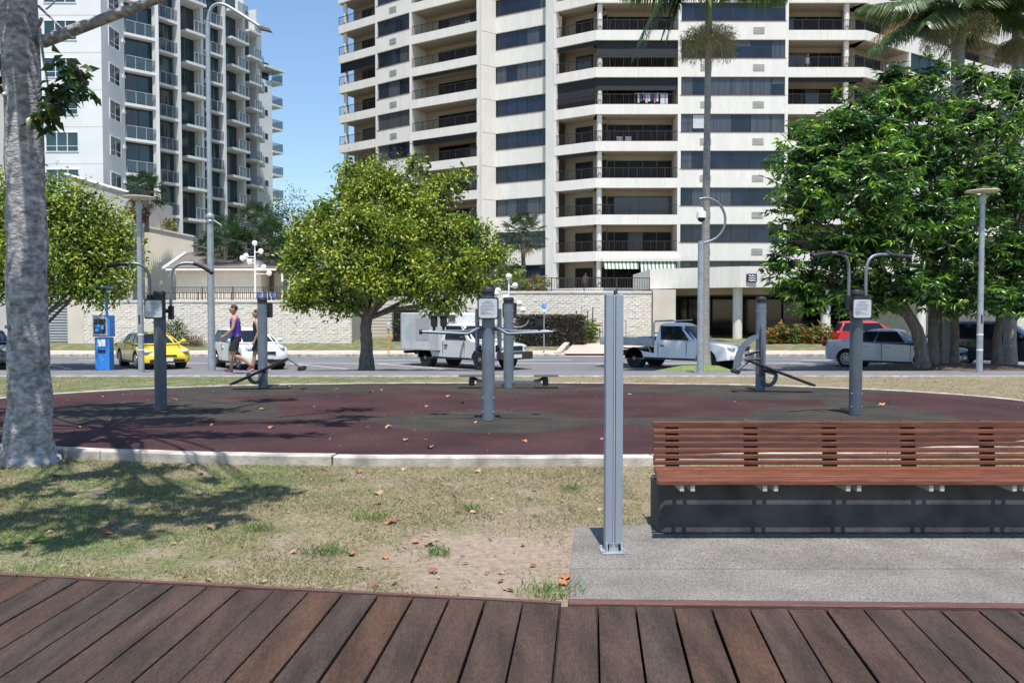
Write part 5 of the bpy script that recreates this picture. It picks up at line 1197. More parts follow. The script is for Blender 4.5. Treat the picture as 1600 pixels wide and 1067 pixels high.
def foliage(name, lobes, ncl, per, L, Wd, mats, probs, parent, spread=.16, droop=.15, out=.5, rosette=False, shell=.62, holes=.0, rmax=1.04):
    C, d = lobes_clusters(lobes, ncl, shell, rmax)
    if holes:
        h = np.sin(C[:,0]*2.9+1)*np.sin(C[:,1]*2.3+2)*np.sin(C[:,2]*3.3); C, d = C[h > -holes], d[h > -holes]
    n = len(C); Cr = np.repeat(C, per, 0); dr = np.repeat(d, per, 0)
    # each clump leans to one leaf colour
    pk = rng.choice(len(mats), n, p=probs); idx = np.repeat(pk, per); sw = rng.random(n*per) < .25; idx[sw] = rng.choice(len(mats), sw.sum(), p=probs)
    if rosette:
        B = Cr + rng.normal(size=Cr.shape)*.03; dirs = rng.normal(size=Cr.shape); dirs[:,2] = dirs[:,2]*.35 - droop; dirs = unit(dirs) + dr*out*.4
    else:
        B = Cr + rng.normal(size=Cr.shape)*spread; dirs = unit(rng.normal(size=Cr.shape)) + dr*out; dirs[:,2] -= droop
    Ln = L*(.65+.6*rng.random(n*per)); Wn = Wd*(.7+.5*rng.random(n*per))
    return leaf_mesh(name, B, dirs, Ln, Wn, mats, idx, parent)
def limb(mb, p, q, r0, r1, bend=.15, n=7, seg=7):
    p = Vector(p); q = Vector(q); m = (p+q)/2 + Vector((random.uniform(-1,1),random.uniform(-1,1),random.uniform(-.2,.8)))*bend*(q-p).length*.5
    pts = bezier([p, m, q], n); mb.tube(pts, [r0+(r1-r0)*i/n for i in range(n+1)], seg); return pts
def tree(name, label, trunk, radii, lobes, bark, fol, group=None, limb_r=.06, seg=14, extra=()):
    base = Vector(trunk[0]); root = empty(name, base, 0, label, 'tree', group); off = -base
    mb = MB(); tp = [Vector(p)+off for p in trunk]
    fine = []; fr = []
    for i in range(len(tp)-1):
        for j in range(6):
            t = j/6; fine.append(tp[i].lerp(tp[i+1], t)+Vector((random.uniform(-1,1),random.uniform(-1,1),0))*radii[i]*.05); fr.append((radii[i]+(radii[i+1]-radii[i])*t)*random.uniform(.96,1.05))
    fine.append(tp[-1]); fr.append(radii[-1]); mb.tube(fine, fr, seg)
    mb.build('trunk', bark, root, smooth=70)
    top = tp[-1]; lm = MB()
    for c, r_ in lobes:
        q = Vector(c)+off; s = top if random.random() < .7 or len(tp) < 3 else tp[-2].lerp(tp[-1], .5)
        pts = limb(lm, s, q, limb_r, limb_r*.3, .35)
        for j in range(3):
            e = q + Vector((random.gauss(0,1)*r_[0],random.gauss(0,1)*r_[1],random.gauss(0,.7)*r_[2]))*.55; limb(lm, pts[4], e, limb_r*.4, limb_r*.1, seg=5)
    for a, b, r0, r1 in extra: limb(lm, Vector(a)+off, Vector(b)+off, r0, r1, .1)
    lm.build('branches', bark, root, smooth=70)
    lb = [(tuple(Vector(c)+off), r_) for c, r_ in lobes]
    for kw in fol: foliage('foliage', lb if 'lobes' not in kw else [(tuple(Vector(c)+off), r_) for c, r_ in kw['lobes']], parent=root, **{k: v for k, v in kw.items() if k != 'lobes'})
    return root
def PL(u, v, D, ru, rv, rd=None):     # a crown lobe: where it stands, its half sizes in metres
    s = D/1297; c = P(u, v, D); return (tuple(c), (ru*s, (rd or ru)*s, rv*s))
# middle tree
D = 27.0; b = P(573,580,D)
lob = [PL(592,280,D+.2,34,24,40), PL(560,305,D-.2,36,24), PL(625,300,D,40,28), PL(690,300,D+.2,30,20), PL(655,325,D-.4,42,24), PL(515,335,D,34,24), PL(575,345,D-.8,44,26), PL(480,365,D+.3,26,26), PL(525,375,D-.6,48,26), PL(620,365,D-1.0,46,26), PL(690,355,D-.3,42,26), PL(740,365,D+.2,28,24), PL(765,400,D+.2,26,20), PL(470,410,D,30,26), PL(545,415,D-1.1,52,28), PL(625,410,D-1.2,48,26), PL(705,405,D-.6,50,26), PL(495,445,D-.3,42,24), PL(580,445,D-1.2,44,20), PL(655,445,D-1.1,50,24), PL(735,440,D,40,22), PL(470,470,D,24,16), PL(530,475,D-.2,34,14), PL(690,475,D-.6,36,16), PL(650,255,D+.4,14,8), PL(545,268,D+.3,14,8), PL(720,278,D+.2,16,9)]
tree('shade_tree', 'yellow-green shade tree in front of the white box truck', [(b.x,D,-.30),(b.x+.0,D,.5),(b.x-.02,D,1.15),(b.x+.05,D,1.7)], [.29,.20,.185,.17], lob, M['bark'],
     [dict(ncl=2300, per=11, L=.155, Wd=.07, mats=M['lf_y'], probs=[.34,.36,.22,.08], spread=.12, droop=.1, out=.8, shell=.5, holes=.42), dict(ncl=800, per=10, L=.22, Wd=.11, mats=M['lf_y'][2:3]+M['lf_d'][3:4], probs=[.7,.3], spread=.16, shell=.05, rmax=.62)], limb_r=.075)  # second set: darker leaves packed inside to deepen the crown's inner shade
# left tree behind the near trunk
D = 30.0; b = P(62,573,D)
lob = [PL(60,320,D,80,50), PL(130,345,D,70,55), PL(10,360,D,80,60), PL(100,400,D-.5,90,48), PL(165,410,D,55,48), PL(30,430,D,80,45), PL(-50,400,D,70,70), PL(140,450,D-.3,60,26), PL(178,378,D+.3,38,40)]
tree('shade_tree', 'yellow-green leafy tree behind the near mottled trunk', [(b.x,D,-.4),(b.x,D,.6),(b.x+.05,D,1.4)], [.24,.17,.15], lob, M['bark'],
     [dict(ncl=1900, per=11, L=.17, Wd=.075, mats=M['lf_y'], probs=[.26,.36,.32,.06], spread=.15, droop=.1, out=.7, shell=.55, holes=.35), dict(ncl=900, per=10, L=.23, Wd=.12, mats=M['lf_y'][2:3]+M['lf_d'][3:4], probs=[.6,.4], spread=.18, shell=.05, rmax=.65)])  # inner set uses darker leaf colours so gaps in the crown read as shade
# big trees on the right
D = 26.5
lobA = [PL(1260,255,D,62,62), PL(1330,205,D,75,58), PL(1250,330,D-.3,48,48), PL(1345,290,D-1.2,95,66), PL(1300,395,D-.5,85,48), PL(1215,405,D-.2,26,24), PL(1380,370,D-1.0,85,60), PL(1245,440,D,48,24), PL(1330,445,D+.5,70,30), PL(1360,240,D+1.5,120,90), PL(1270,465,D-.3,50,22), PL(1350,470,D-.8,55,24), PL(1410,440,D-1.2,50,34)]
b = P(1442,572,D)
tree('umbrella_tree', 'glossy broad-leaved tree with curved trunk, behind the right gym post', [(b.x,D,-.28),(b.x-.05,D,.4),(b.x-.2,D,1.1),(b.x-.75,D-.1,1.9)], [.27,.2,.19,.16], lobA, M['bark'],
     [dict(ncl=1050, per=10, L=.31, Wd=.075, mats=M['lf_d'], probs=[.28,.38,.24,.10], rosette=True, droop=.35, out=.6, shell=.55, holes=.35),
      dict(ncl=800, per=9, L=.34, Wd=.12, mats=[M['lf_d'][0],M['lf_d'][3]], probs=[.25,.75], rosette=True, droop=.3, out=.4, shell=.05, rmax=.65)], limb_r=.09)  # inner rosettes mostly dark, shade of the crown interior put into leaf colour
D = 27.2
lobB = [PL(1430,160,D,70,40), PL(1460,240,D-.5,90,66), PL(1440,330,D-1.0,85,62), PL(1530,190,D,85,50), PL(1560,290,D-.6,90,70), PL(1500,380,D-.8,80,55), PL(1590,400,D,85,52), PL(1480,440,D,70,24), PL(1400,150,D+.8,40,36), PL(1395,118,D+.5,24,22), PL(1450,112,D+.2,34,24), PL(1520,128,D,44,26), PL(1585,140,D+.3,50,34), PL(1365,160,D+.2,26,20), PL(1450,455,D-1.3,55,34), PL(1530,465,D-1.0,60,30), PL(1590,470,D-.6,60,28)]
b = P(1452,570,D)
tree('umbrella_tree', 'glossy broad-leaved tree with straight pale trunk, right of the curved one', [(b.x+.1,D,-.28),(b.x+.1,D,.8),(b.x+.12,D,2.6)], [.22,.16,.15], lobB, M['bark'],
     [dict(ncl=1100, per=10, L=.31, Wd=.075, mats=M['lf_d'], probs=[.32,.38,.18,.12], rosette=True, droop=.35, out=.6, shell=.55, holes=.3),
      dict(ncl=800, per=9, L=.34, Wd=.12, mats=[M['lf_d'][0],M['lf_d'][3]], probs=[.25,.75], rosette=True, droop=.3, out=.4, shell=.05, rmax=.65)], limb_r=.09)  # mostly dark inner rosettes again, to deepen the shade inside
D = 28.2
lobC = [PL(1640,230,D,90,70), PL(1660,340,D,90,80), PL(1610,440,D,85,36), PL(1560,420,D+.5,60,40), PL(1590,300,D+.6,80,60)]
b = P(1557,573,D)
tree('umbrella_tree', 'glossy broad-leaved tree at the right edge, beside the disc lamp', [(b.x,D,-.3),(b.x,D,.8),(b.x+.3,D,2.8)], [.18,.13,.12], lobC, M['bark'],
     [dict(ncl=900, per=9, L=.33, Wd=.085, mats=M['lf_d'], probs=[.4,.32,.1,.18], rosette=True, droop=.35, out=.6, shell=.5, holes=.3)], limb_r=.08)
for i, (u, rr) in enumerate(((1490,.13),(1474,.08))):
    bb = P(u,572,27.8); r = empty('bare_trunk', (bb.x,27.8+.3*i,-.3), 0, ['dark trunk standing just right of the pale straight trunk','thin dark stem between the tree trunks on the mulch bed'][i], 'trunk')
    mb = MB(); mb.tube([(0,0,0),(.03,0,1.2),(-.05,0,3.2)], [rr*1.2,rr,rr*.9], 10); mb.build('stem', M['bark'], r, smooth=60)
mb = MB(); q = 36; cx, cy = P(1490,575,27.3).x, 27.4
rr = [1+.08*math.sin(3*a)+random.uniform(-.05,.05) for a in [2*math.pi*j/q for j in range(q)]]
ringv = [(cx+3.2*rr[j]*math.cos(2*math.pi*j/q), cy+1.7*rr[j]*math.sin(2*math.pi*j/q)) for j in range(q)]
vs = [(x,y,zt(y)+.01) for x,y in ringv]+[(cx+(x-cx)*.7,cy+(y-cy)*.7,zt(cy)+.2+random.uniform(-.02,.02)) for x,y in ringv]+[(cx,cy,zt(cy)+.28)]
mb.add(vs, [(i,(i+1)%q,q+(i+1)%q,q+i) for i in range(q)]+[(q+i,q+(i+1)%q,2*q) for i in range(q)]); tag(mb.build('mulch_bed', M['mulch'], smooth=80), kind='structure')
# small grass island at the palm
mb = MB(); cx, cy = P(1085,578,25.8).x, 25.9
vs = [(cx+1.25*math.cos(2*math.pi*j/q),cy+.8*math.sin(2*math.pi*j/q),zt(cy+.8*math.sin(2*math.pi*j/q))+.012) for j in range(q)]+[(cx+.2+.6*math.cos(2*math.pi*j/q),cy+.4*math.sin(2*math.pi*j/q),zt(cy)+.17) for j in range(q)]
mb.add(vs, [(i,(i+1)%q,q+(i+1)%q,q+i) for i in range(q)]+[tuple(range(q,2*q))])
grassg = mat('island_grass', (.13,.18,.045), .9, var=.35, scale=12, bump=.6, bscale=60); tag(mb.build('grass_island', grassg, smooth=80), kind='structure')
# ------------------------------------------------------------------ palms
def frond(root, base, az, elev, L, droop, mats, leaf=.66, nl=50, name='frond'):
    d = Vector((math.cos(az)*math.cos(elev), math.sin(az)*math.cos(elev), math.sin(elev))); h = Vector((math.cos(az),math.sin(az),0))
    b = Vector(base); path = [b+d*L*t+Vector((0,0,-droop*L*t*t)) for t in [i/12 for i in range(13)]]
    mb = MB(); mb.tube(path, [.035*(1-.85*i/12) for i in range(13)], 5); side = Vector((-h.y,h.x,0))
    for i in range(nl):
        t = .12+.88*i/nl; k = min(11, int(t*12)); p = path[k].lerp(path[k+1], t*12-k); tn = (path[k+1]-path[k]).normalized(); up = side.cross(tn)
        ln = leaf*L*.5*(math.sin(math.pi*min(1,t*.85+.12))**.7)
        for s in (-1,1):
            q = (side*s*.8+tn*.55+up*.25*random.uniform(.2,1)-Vector((0,0,.25+.3*random.random()))).normalized()
            w = tn*.03+up*.012; m_ = p+q*ln*.55; e = p+q*ln-Vector((0,0,ln*.22))
            mb.cur = 0 if random.random() < .75 else 1; mb.add([p-w,p+w,m_+w*1.2,m_-w*1.2,e], [(0,1,2,3),(3,2,4)])
    return mb.build(name, mats, root)
def feather_palm(name, label, base, H, r0, r1, lean, fr, seeds, shaft=1.3, cluster=None):
    root = empty(name, base, 0, label, 'palm'); mb = MB(); n = 22
    pts = [(lean[0]*(i/n)**1.3, lean[1]*(i/n), H*i/n) for i in range(n+1)]
    mb.tube(pts, [(r0+(r1-r0)*min(1,i/n*1.3))*(1.05 if i % 2 else 1)*(1+.5*math.exp(-i*.9)) for i in range(n+1)], 12); mb.build('trunk', M['palmtrunk'], root, smooth=70)
    t = Vector(pts[-1]); mb = MB(); mb.tube([t, t+Vector((0,0,shaft*.5)), t+Vector((0,0,shaft))], [r1*1.15,r1*1.05,r1*.6], 10); mb.build('crownshaft', M['crownshaft'], root, smooth=60)
    top = t+Vector((0,0,shaft))
    for az, el, L, dr, dry in fr: frond(root, top, R(az), R(el), L, dr, [M['frond'][2],M['frond'][2]] if dry else M['frond'][:2])
    if cluster:
        cz, cr, ch = cluster; mb = MB(); nb = 34
        for i in range(nb):
            a = 2*math.pi*i/nb*1.618*3; e = t+Vector((math.cos(a)*cr*random.uniform(.5,1), math.sin(a)*cr*random.uniform(.5,1), cz+random.uniform(-ch,ch*.45)))
            mb.tube(bezier([t+Vector((0,0,cz*.2)), t+Vector((math.cos(a)*cr*.5,math.sin(a)*cr*.5,cz+ch*.5)), e], 5), .012, 4)
        mb.build('flower_stalks', M['seed'][0], root)
        nn = 5200; a = rng.random(nn)*2*np.pi; rr = cr*rng.random(nn)**.5; zz_ = cz+ch*.35-ch*1.1*rng.random(nn)*(.45+.55*(rr/cr)**.6)+.25*ch*(1-(rr/cr)**2)
        B = np.stack([t.x+rr*np.cos(a), t.y+rr*np.sin(a), t.z+zz_],1); dv = rng.normal(size=(nn,3))*.5; dv[:,2] -= .8
        leaf_mesh('flower_strands', B, dv, .16*(.6+rng.random(nn)), np.full(nn,.014), M['seed'], rng.choice(3,nn,p=[.55,.3,.15]), root)
    return root
b = P(1100,578,26.2); zb_ = zt(26.2)+.1; Hs = P(1107,75,26.2).z-zb_
feather_palm('feather_palm', 'tall palm with pale flower cluster on a slim grey trunk, beside the camera pole', (b.x,26.2,zb_), Hs, .16, .10, (P(1107,60,26.2).x-b.x,0),
    [(185,25,2.7,1.38,0),(193,24,2.6,1.25,0),(180,30,2.5,1.45,0),(178,50,2.1,1.7,0),(196,52,2.0,1.5,0),(186,46,2.2,1.6,0),(150,20,3.2,.3,0),(100,30,3,.3,0),(60,25,3.1,.3,0),(20,14,3.1,.3,0),(-12,22,3.1,.28,0),(-60,25,3,.3,0),(-100,18,3.0,.35,0),(230,30,3,.3,0),(-140,5,3.1,.42,0),(40,60,2.6,.2,0),(190,60,2.6,.2,0)], None, 2.1, (.25,.86,.75))
b = P(1484,570,29); Hs = P(1484,70,29).z+.35
feather_palm('feather_palm', 'palm with large yellowish flower cluster above the big green trees', (b.x,29,-.36), Hs, .24, .2, (.1,0),
    [(188,-4,3.4,.40,0),(181,6,3.2,.62,0),(172,10,3.0,.5,1),(160,25,3.6,.3,0),(205,20,3.4,.45,0),(120,30,3,.3,0),(60,30,3.2,.3,0),(10,12,3.4,.3,0),(-20,25,3.2,.3,0),(-80,25,3,.3,0),(-130,15,3.3,.35,0),(225,0,3.2,.4,0),(30,60,2.4,.2,0)], None, 1.2, (.5,1.2,.9))
b = P(1577,570,30); Hs = P(1577,50,30).z+.35
feather_palm('feather_palm', 'palm at the upper right corner with dark hanging fronds', (b.x,30,-.38), Hs, .2, .15, (.05,0),
    [(190,-20,2.8,.45,0),(182,-5,2.9,.7,0),(170,5,3.2,.5,0),(215,-10,2.9,.4,0),(150,30,3,.3,0),(60,25,3,.3,0),(10,5,3,.35,0),(-40,10,3,.35,0),(-100,0,2.9,.4,0),(240,10,3,.35,0),(-70,50,2.4,.2,0)], None, 1.2, (-.6,.7,.6))
def fan_palm(label, base, H, nf, L, mats, r0=.14, spread=1.0):
    root = empty('fan_palm', base, 0, label, 'palm'); mb = MB(); mb.tube([(0,0,0),(.03,0,H*.5),(0,0,H)], [r0*1.2,r0,r0*1.1], 9); mb.build('trunk', M['bark'], root, smooth=60)
    for i in range(nf):
        az = i*2.399; el = R(75-125*(i/nf)**.9); d = Vector((math.cos(az)*math.cos(el),math.sin(az)*math.cos(el),math.sin(el))); pl_ = L*random.uniform(.8,1.1)*spread
        mb = MB(); tip = Vector((0,0,H))+d*pl_-Vector((0,0,.1*pl_)); mb.tube([(0,0,H), tuple(Vector((0,0,H))+d*pl_*.5), tuple(tip)], .02, 4)
        s = d.cross(Vector((0,0,1))); s = s.normalized() if s.length > .01 else Vector((1,0,0)); n_ = s.cross(d); ns = 15
        for k in range(ns):
            a = R(-115+230*k/(ns-1)); dd = d*math.cos(a)+s*math.sin(a); q = tip+dd*L*.62-Vector((0,0,.12*L))+n_*.05*math.cos(k*3.1); w = s*math.cos(a)*.045-d*math.sin(a)*.045
            mb.cur = 0 if k % 3 else 1; mb.add([tip,tip+dd*L*.3+w,q,tip+dd*L*.3-w], [(0,1,2,3)])
        mb.build('fan_leaf', [mats[2],mats[2]] if i > nf*.88 else mats[:2], root)
    return root
g = M['fandark']
b = P(817,412,54); fan_palm('round-headed fan palm against the cream tower, above the middle tree edge', (b.x,54,2.8), P(817,365,54).z-2.8, 34, 1.15, g)
b = P(229,340,57); fan_palm('fan palm on the podium in front of the white tower', (b.x,57,b.z-1.0), P(229,298,57).z-b.z+1.0, 30, 1.1, g)
for i, (u, v, D_, L) in enumerate(((352,372,57,1.3),(398,350,60,1.35),(424,372,58,1.2),(330,392,59,1.1),(374,388,58.5,1.25),(445,398,57,1.2))):
    b = P(u, v, D_); fan_palm(['dark fan palm right behind the tall street light','tallest dark fan palm behind the pool house roof','dark fan palm at the right end of the pool house','low dark fan palm above the left of the pool house roof','dark fan palm over the middle of the pool house roof','fan palm between the pool house and the middle tree'][i], (b.x,D_,2.2), b.z-2.2, 30, L, g)
def bush(name, label, c, r_, ncl, per, L, Wd, mats, probs, cat='shrub', group=None, rosette=False, box=None, stem=True):
    root = empty(name, (c[0],c[1],c[2]), 0, label, cat, group)
    if stem:
        mb = MB(); [mb.tube([(random.uniform(-.1,.1)*r_[0],random.uniform(-.1,.1)*r_[1],0),(random.uniform(-.5,.5)*r_[0],random.uniform(-.5,.5)*r_[1],r_[2]*1.2)], [.03,.012], 5) for _ in range(5)]; mb.build('stems', M['bark'], root)
    if box:
        n = ncl*per; Bx = (rng.random((n,3))-.5)*2*np.array(r_); Bx[:,2] += r_[2]; k = rng.integers(0,3,n); f = rng.random(n) < .75
        for ax, sg in ((0,1),(1,-1),(2,1)):
            s_ = f & (k == ax); sgn = np.where(rng.random(s_.sum()) < .5, -1, 1) if ax == 0 else sg
            Bx[s_,ax] = sgn*r_[ax]*(1+.05*rng.normal(size=s_.sum())) + (r_[2] if ax == 2 else 0)
        leaf_mesh('foliage', Bx, rng.normal(size=(n,3)), L*(.6+.7*rng.random(n)), Wd*(.7+.6*rng.random(n)), mats, rng.choice(len(mats),n,p=probs), root)
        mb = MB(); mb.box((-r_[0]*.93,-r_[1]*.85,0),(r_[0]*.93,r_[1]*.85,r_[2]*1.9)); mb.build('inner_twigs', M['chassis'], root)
    else: foliage('foliage', [((0,0,r_[2]),r_)], ncl, per, L, Wd, mats, probs, root, spread=.12, rosette=rosette, shell=.35, droop=-.1 if rosette else .05)
    return root
bush('hedge', 'clipped dark brown hedge in front of the white block wall', (2.05,44.3,zt(44.3)-.03), (1.75,.55,.78), 900, 10, .09, .05, M['hedge'], [.5,.3,.2], 'hedge', box=True, stem=False)
bush('hedge', 'dark clipped hedge behind the box truck, left of the centre station', (-5.9,46.3,.05), (.7,.5,.95), 300, 10, .09, .05, [M['hedge'][1],M['hedge'][2]], [.5,.5], 'hedge', box=True, stem=False)
b = P(274,548,44); bush('shrub', 'round green shrub against the wall behind the yellow coupe', (b.x,44,zt(44.3)-.02), (.75,.6,.6), 160, 10, .13, .05, M['fandark'][:2]+M['lf_y'][1:2], [.4,.4,.2])
b = P(298,548,44); bush('shrub', 'low red-tipped shrub right of the yellow coupe', (b.x+.3,43.8,zt(44.3)-.02), (.5,.4,.22), 60, 8, .12, .04, M['redleaf'], [.4,.3,.3])
b = P(921,540,45); bush('shrub', 'spiky green shrub at the right end of the brown hedge', (b.x,44.8,zt(44.3)-.02), (.45,.4,.62), 70, 9, .35, .05, M['lf_y'][1:3]+M['fandark'][:1], [.4,.4,.2], rosette=True)
b = P(215,335,56); bush('shrub', 'dark red cordyline bush under the left disc lamp', (b.x,56,b.z-.6), (.85,.6,.65), 90, 9, .3, .06, M['redleaf'], [.5,.35,.15], rosette=True)
b = P(264,352,60.3); bush('potted_plant', 'green and red potted plant on the podium wall top', (b.x,60.3,P(264,358,60).z), (.5,.4,.35), 50, 8, .22, .06, M['redleaf'][:1]+M['lf_y'][1:3], [.3,.35,.35])
b = P(838,440,50); bush('shrub', 'green shrub with yellow and red leaves on the terrace below the tower', (b.x,50,2.7), (.75,.6,.6), 110, 9, .3, .06, M['cordy'], [.45,.12,.28,.15], rosette=True)
b = P(808,435,50.5); bush('shrub', 'leafy green shrub beneath the round-headed fan palm', (b.x,50.5,2.7), (.8,.6,.75), 120, 9, .26, .06, M['lf_y'][1:3]+M['fandark'][:1], [.4,.3,.3], rosette=True)
for i in range(10):
    u = 1200+i*10.2; b = P(u,540,45); k = ['leftmost','second','third','fourth','fifth','sixth','seventh','eighth','ninth','rightmost'][i]
    bush('cordyline', k+' red and green cordyline in the row below the entrance canopy', (b.x,45+.25*(i%2),zt(44.3)-.02), (.26,.26,.42+.06*(i%3)), 26, 9, .36, .07, M['cordy'], [[.35,.25,.2,.2],[.65,.03,.12,.2],[.45,.15,.2,.2]][i%3], 'shrub', 'cordylines along the entrance bed', rosette=True, stem=False)
# garden trees between the towers
for i, (u, v, D_, ru, rv, lab) in enumerate(((455,365,62,45,62,'olive garden tree behind the left side of the middle tree'),(505,420,58,50,45,'low garden tree behind the trunk of the middle tree'),(770,430,53,45,40,'garden tree right behind the middle tree crown'),(590,300,70,60,60,'darker feathery tree behind the top of the middle tree'))):
    c = P(u,v,D_); s = D_/1297
    tree('garden_tree', lab, [(c.x,D_,2.2),(c.x,D_,(2.2+c.z)/2),(c.x,D_,c.z)], [.14,.11,.08], [(tuple(c),(ru*s,ru*s*.8,rv*s)),((c.x+ru*s*.5,D_,c.z-rv*s*.6),(ru*s*.7,ru*s*.6,rv*s*.6)),((c.x-ru*s*.45,D_,c.z+rv*s*.3),(ru*s*.6,ru*s*.5,rv*s*.55))], M['bark'],
        [dict(ncl=420, per=9, L=.26, Wd=.08, mats=M['fandark'][:2]+M['lf_y'][2:3], probs=[.35,.4,.25], spread=.25, shell=.45)], group='garden trees behind the walls', limb_r=.05)
# ------------------------------------------------------------------ near tree on the left
D = 8.95; b = P(48,722,D); t0 = P(40,300,D); t1 = P(30,0,D)
lobN = []
def canopy(n, x0, x1, y0, y1, z0, z1, r): return [((random.uniform(x0,x1),random.uniform(y0,y1),random.uniform(z0,z1)),(r*random.uniform(.7,1.3),r*random.uniform(.5,1),r*.45)) for _ in range(n)]
random.seed(21)
def spots(uv, z):      # crown clumps that stand where their shade falls on the lawn and the pad
    out = []
    for u, v, ru, rd in uv:
        dd = CAMZ*F/(v-491); x = (u-800)/F*dd; h = z+random.uniform(-.35,.5); k = h/math.tan(SUN_EL)
        out.append(((x+math.sin(SUN_AZ)*k, dd+math.cos(SUN_AZ)*k, h), (ru, rd, .3)))
    return out
lawn = spots([(30,765,.55,.4),(15,815,.5,.3),(130,800,.6,.3),(230,770,.5,.35),(200,735,.6,.3),(270,810,.5,.2),(330,785,.45,.2),(400,770,.35,.14),(340,752,.22,.12),(120,745,.5,.3),(70,850,.6,.12),(180,830,.35,.15),(40,720,.5,.4)], 5.6)
padc = spots([(120,655,.8,.5),(200,668,.8,.45),(270,665,.7,.45),(180,640,.7,.4),(330,650,.55,.35),(420,632,.4,.3),(375,690,.45,.2),(470,668,.3,.2),(540,648,.4,.25),(520,670,.4,.2),(300,690,.4,.2),(455,690,.25,.15),(110,690,.6,.3),(560,660,.25,.2)], 7.2)
hang = [(tuple(P(105,115,8.7)),(.16,.16,.14)), (tuple(P(85,160,8.75)),(.18,.18,.22)), (tuple(P(125,140,8.7)),(.13,.14,.12)), (tuple(P(80,190,8.8)),(.14,.15,.16)), (tuple(P(5,110,9.1)),(.14,.2,.26))]
outb = canopy(7, -8.5,-5.5,7,11,6.2,8,.9)
zt1 = t1.z
lb1 = P(66,66,D); lb2 = P(250,-2,8.6); lb3 = (lb2.x+1.5,8.4,5.6)
near = tree('mottled_tree', 'near tree with pale mottled trunk at the left edge of the pad', [(b.x,D,-.06),(b.x-.02,D,.25),(P(45,560,D).x,D,P(45,560,D).z),(t0.x,D,t0.z),(t1.x,D,t1.z),(t1.x-.05,D,6.2)], [.30,.235,.205,.19,.175,.15], lawn+padc+outb, M['bark_pale'],
     [dict(lobes=lawn+padc+outb, ncl=760, per=6, L=.24, Wd=.125, mats=M['lf_s'], probs=[.5,.47,.03], rosette=True, droop=.1, out=.3, shell=.15),
      dict(lobes=hang, ncl=36, per=7, L=.16, Wd=.085, mats=M['lf_s'], probs=[.6,.34,.06], rosette=True, droop=.5, out=.3, shell=.1)], limb_r=.035, seg=20,
     extra=[(lb1, lb2, .068, .045), (lb2, lb3, .045, .02), (P(55,50,D), P(65,30,8.8), .03, .02), (P(62,45,8.9), P(78,150,8.75), .018, .008), (P(60,10,8.9), P(115,60,8.7), .014, .006), (P(72,15,8.8), P(88,0,8.7), .01, .006)])
mb = MB()
for k in range(7):      # scars and knots on the trunk
    a = random.uniform(-2.6,-.5); z = random.uniform(.2,5); f = z/5; cx = b.x+(t1.x-b.x)*f; rr = .235-.06*f
    mb.ball((cx-b.x+math.cos(a)*rr*.97, math.sin(a)*rr*.97, z), (.035*random.uniform(.5,1.3),.03,.03*random.uniform(.6,1.4)), 14, 10)
mb.build('knots', M['bark_pale'], near, smooth=180)
# ------------------------------------------------------------------ grass blades, tufts, fallen leaves
def vnoise(x, y, s, seed):
    r_ = np.random.default_rng(seed); G = r_.random((64,64)); xf, yf = (x*s) % 63, (y*s) % 63; xi, yi = xf.astype(int), yf.astype(int); fx, fy = xf-xi, yf-yi
    fx, fy = fx*fx*(3-2*fx), fy*fy*(3-2*fy)
    return (G[xi,yi]*(1-fx)+G[xi+1,yi]*fx)*(1-fy)+(G[xi,yi+1]*(1-fx)+G[xi+1,yi+1]*fx)*fy
def inside_pad(x, y, off=.03): return (np.abs((x-PC[0])/(PA+off))**PE+np.abs((y-PC[1])/(PB+off))**PE) < 1
def blades(name, n, x0, x1, y0, y1, hmin, hmax, w, label, keep=None, bias=0.0):
    x = x0+(x1-x0)*rng.random(n); y = y0+(y1-y0)*rng.random(n)
    dens = vnoise(x+100,y+100,1.3,1)*.55+vnoise(x+100,y+100,4.1,2)*.45
    grn = -.10+vnoise(x+100,y+100,.9,3)*.5+vnoise(x+100,y+100,3.3,4)*.3+np.clip((-x-1.0)/5,-.25,.4)+bias
    bare = np.clip(1-np.hypot((x+.1)/1.25,(y-5.5)/1.05),0,1)
    ok = (rng.random(n) < np.clip(dens*1.7-.28,.06,1)-bare*1.3) & ~inside_pad(x,y)
    if keep is not None: ok &= keep(x,y)
    x, y, grn = x[ok], y[ok], grn[ok]; n = len(x)
    z = np.interp(y, [p_[0] for p_ in PROF], [p_[1] for p_ in PROF])-.012
    a = rng.random(n)*2*np.pi; h = hmin+(hmax-hmin)*rng.random(n)**1.6; ln = rng.normal(size=(n,2))*.75
    wx, wy = np.cos(a)*w*.5, np.sin(a)*w*.5
    V = np.stack([np.stack([x-wx,y-wy,z],1), np.stack([x+wx,y+wy,z],1), np.stack([x+ln[:,0]*h,y+ln[:,1]*h,z+h*.75],1)],1).reshape(-1,3)
    u_ = rng.random(n); idx = np.where(u_ < np.clip((grn-.45)*1.6,.03,.8), 2, np.where(rng.random(n) < .42, 1, np.where(rng.random(n) < .72, 0, 3)))
    o = npmesh(name, V, np.arange(3*n).reshape(-1,3), M['blade'], idx); tag(o, label, 'grass', kind='stuff')
blades('grass', 260000, -7, 1.1, 4.45, 9.9, .010, .055, .0065, 'short dry lawn grass between the deck and the kerb', keep=lambda x, y: (y > 4.53-.149*(np.minimum(x,.3)-.3)) & ~((x > .30+.09*(y-4.5)) & (y < 6.2)))
blades('grass', 60000, 1.0, 8, 6.2, 8.9, .01, .04, .005, 'dry lawn grass behind the timber bench', keep=lambda x, y: y > 6.85-.0*x)
blades('grass', 90000, -16, 16, 13.5, 21.25, .012, .05, .012, 'dry grass strip between the pad and the footpath', bias=.05)
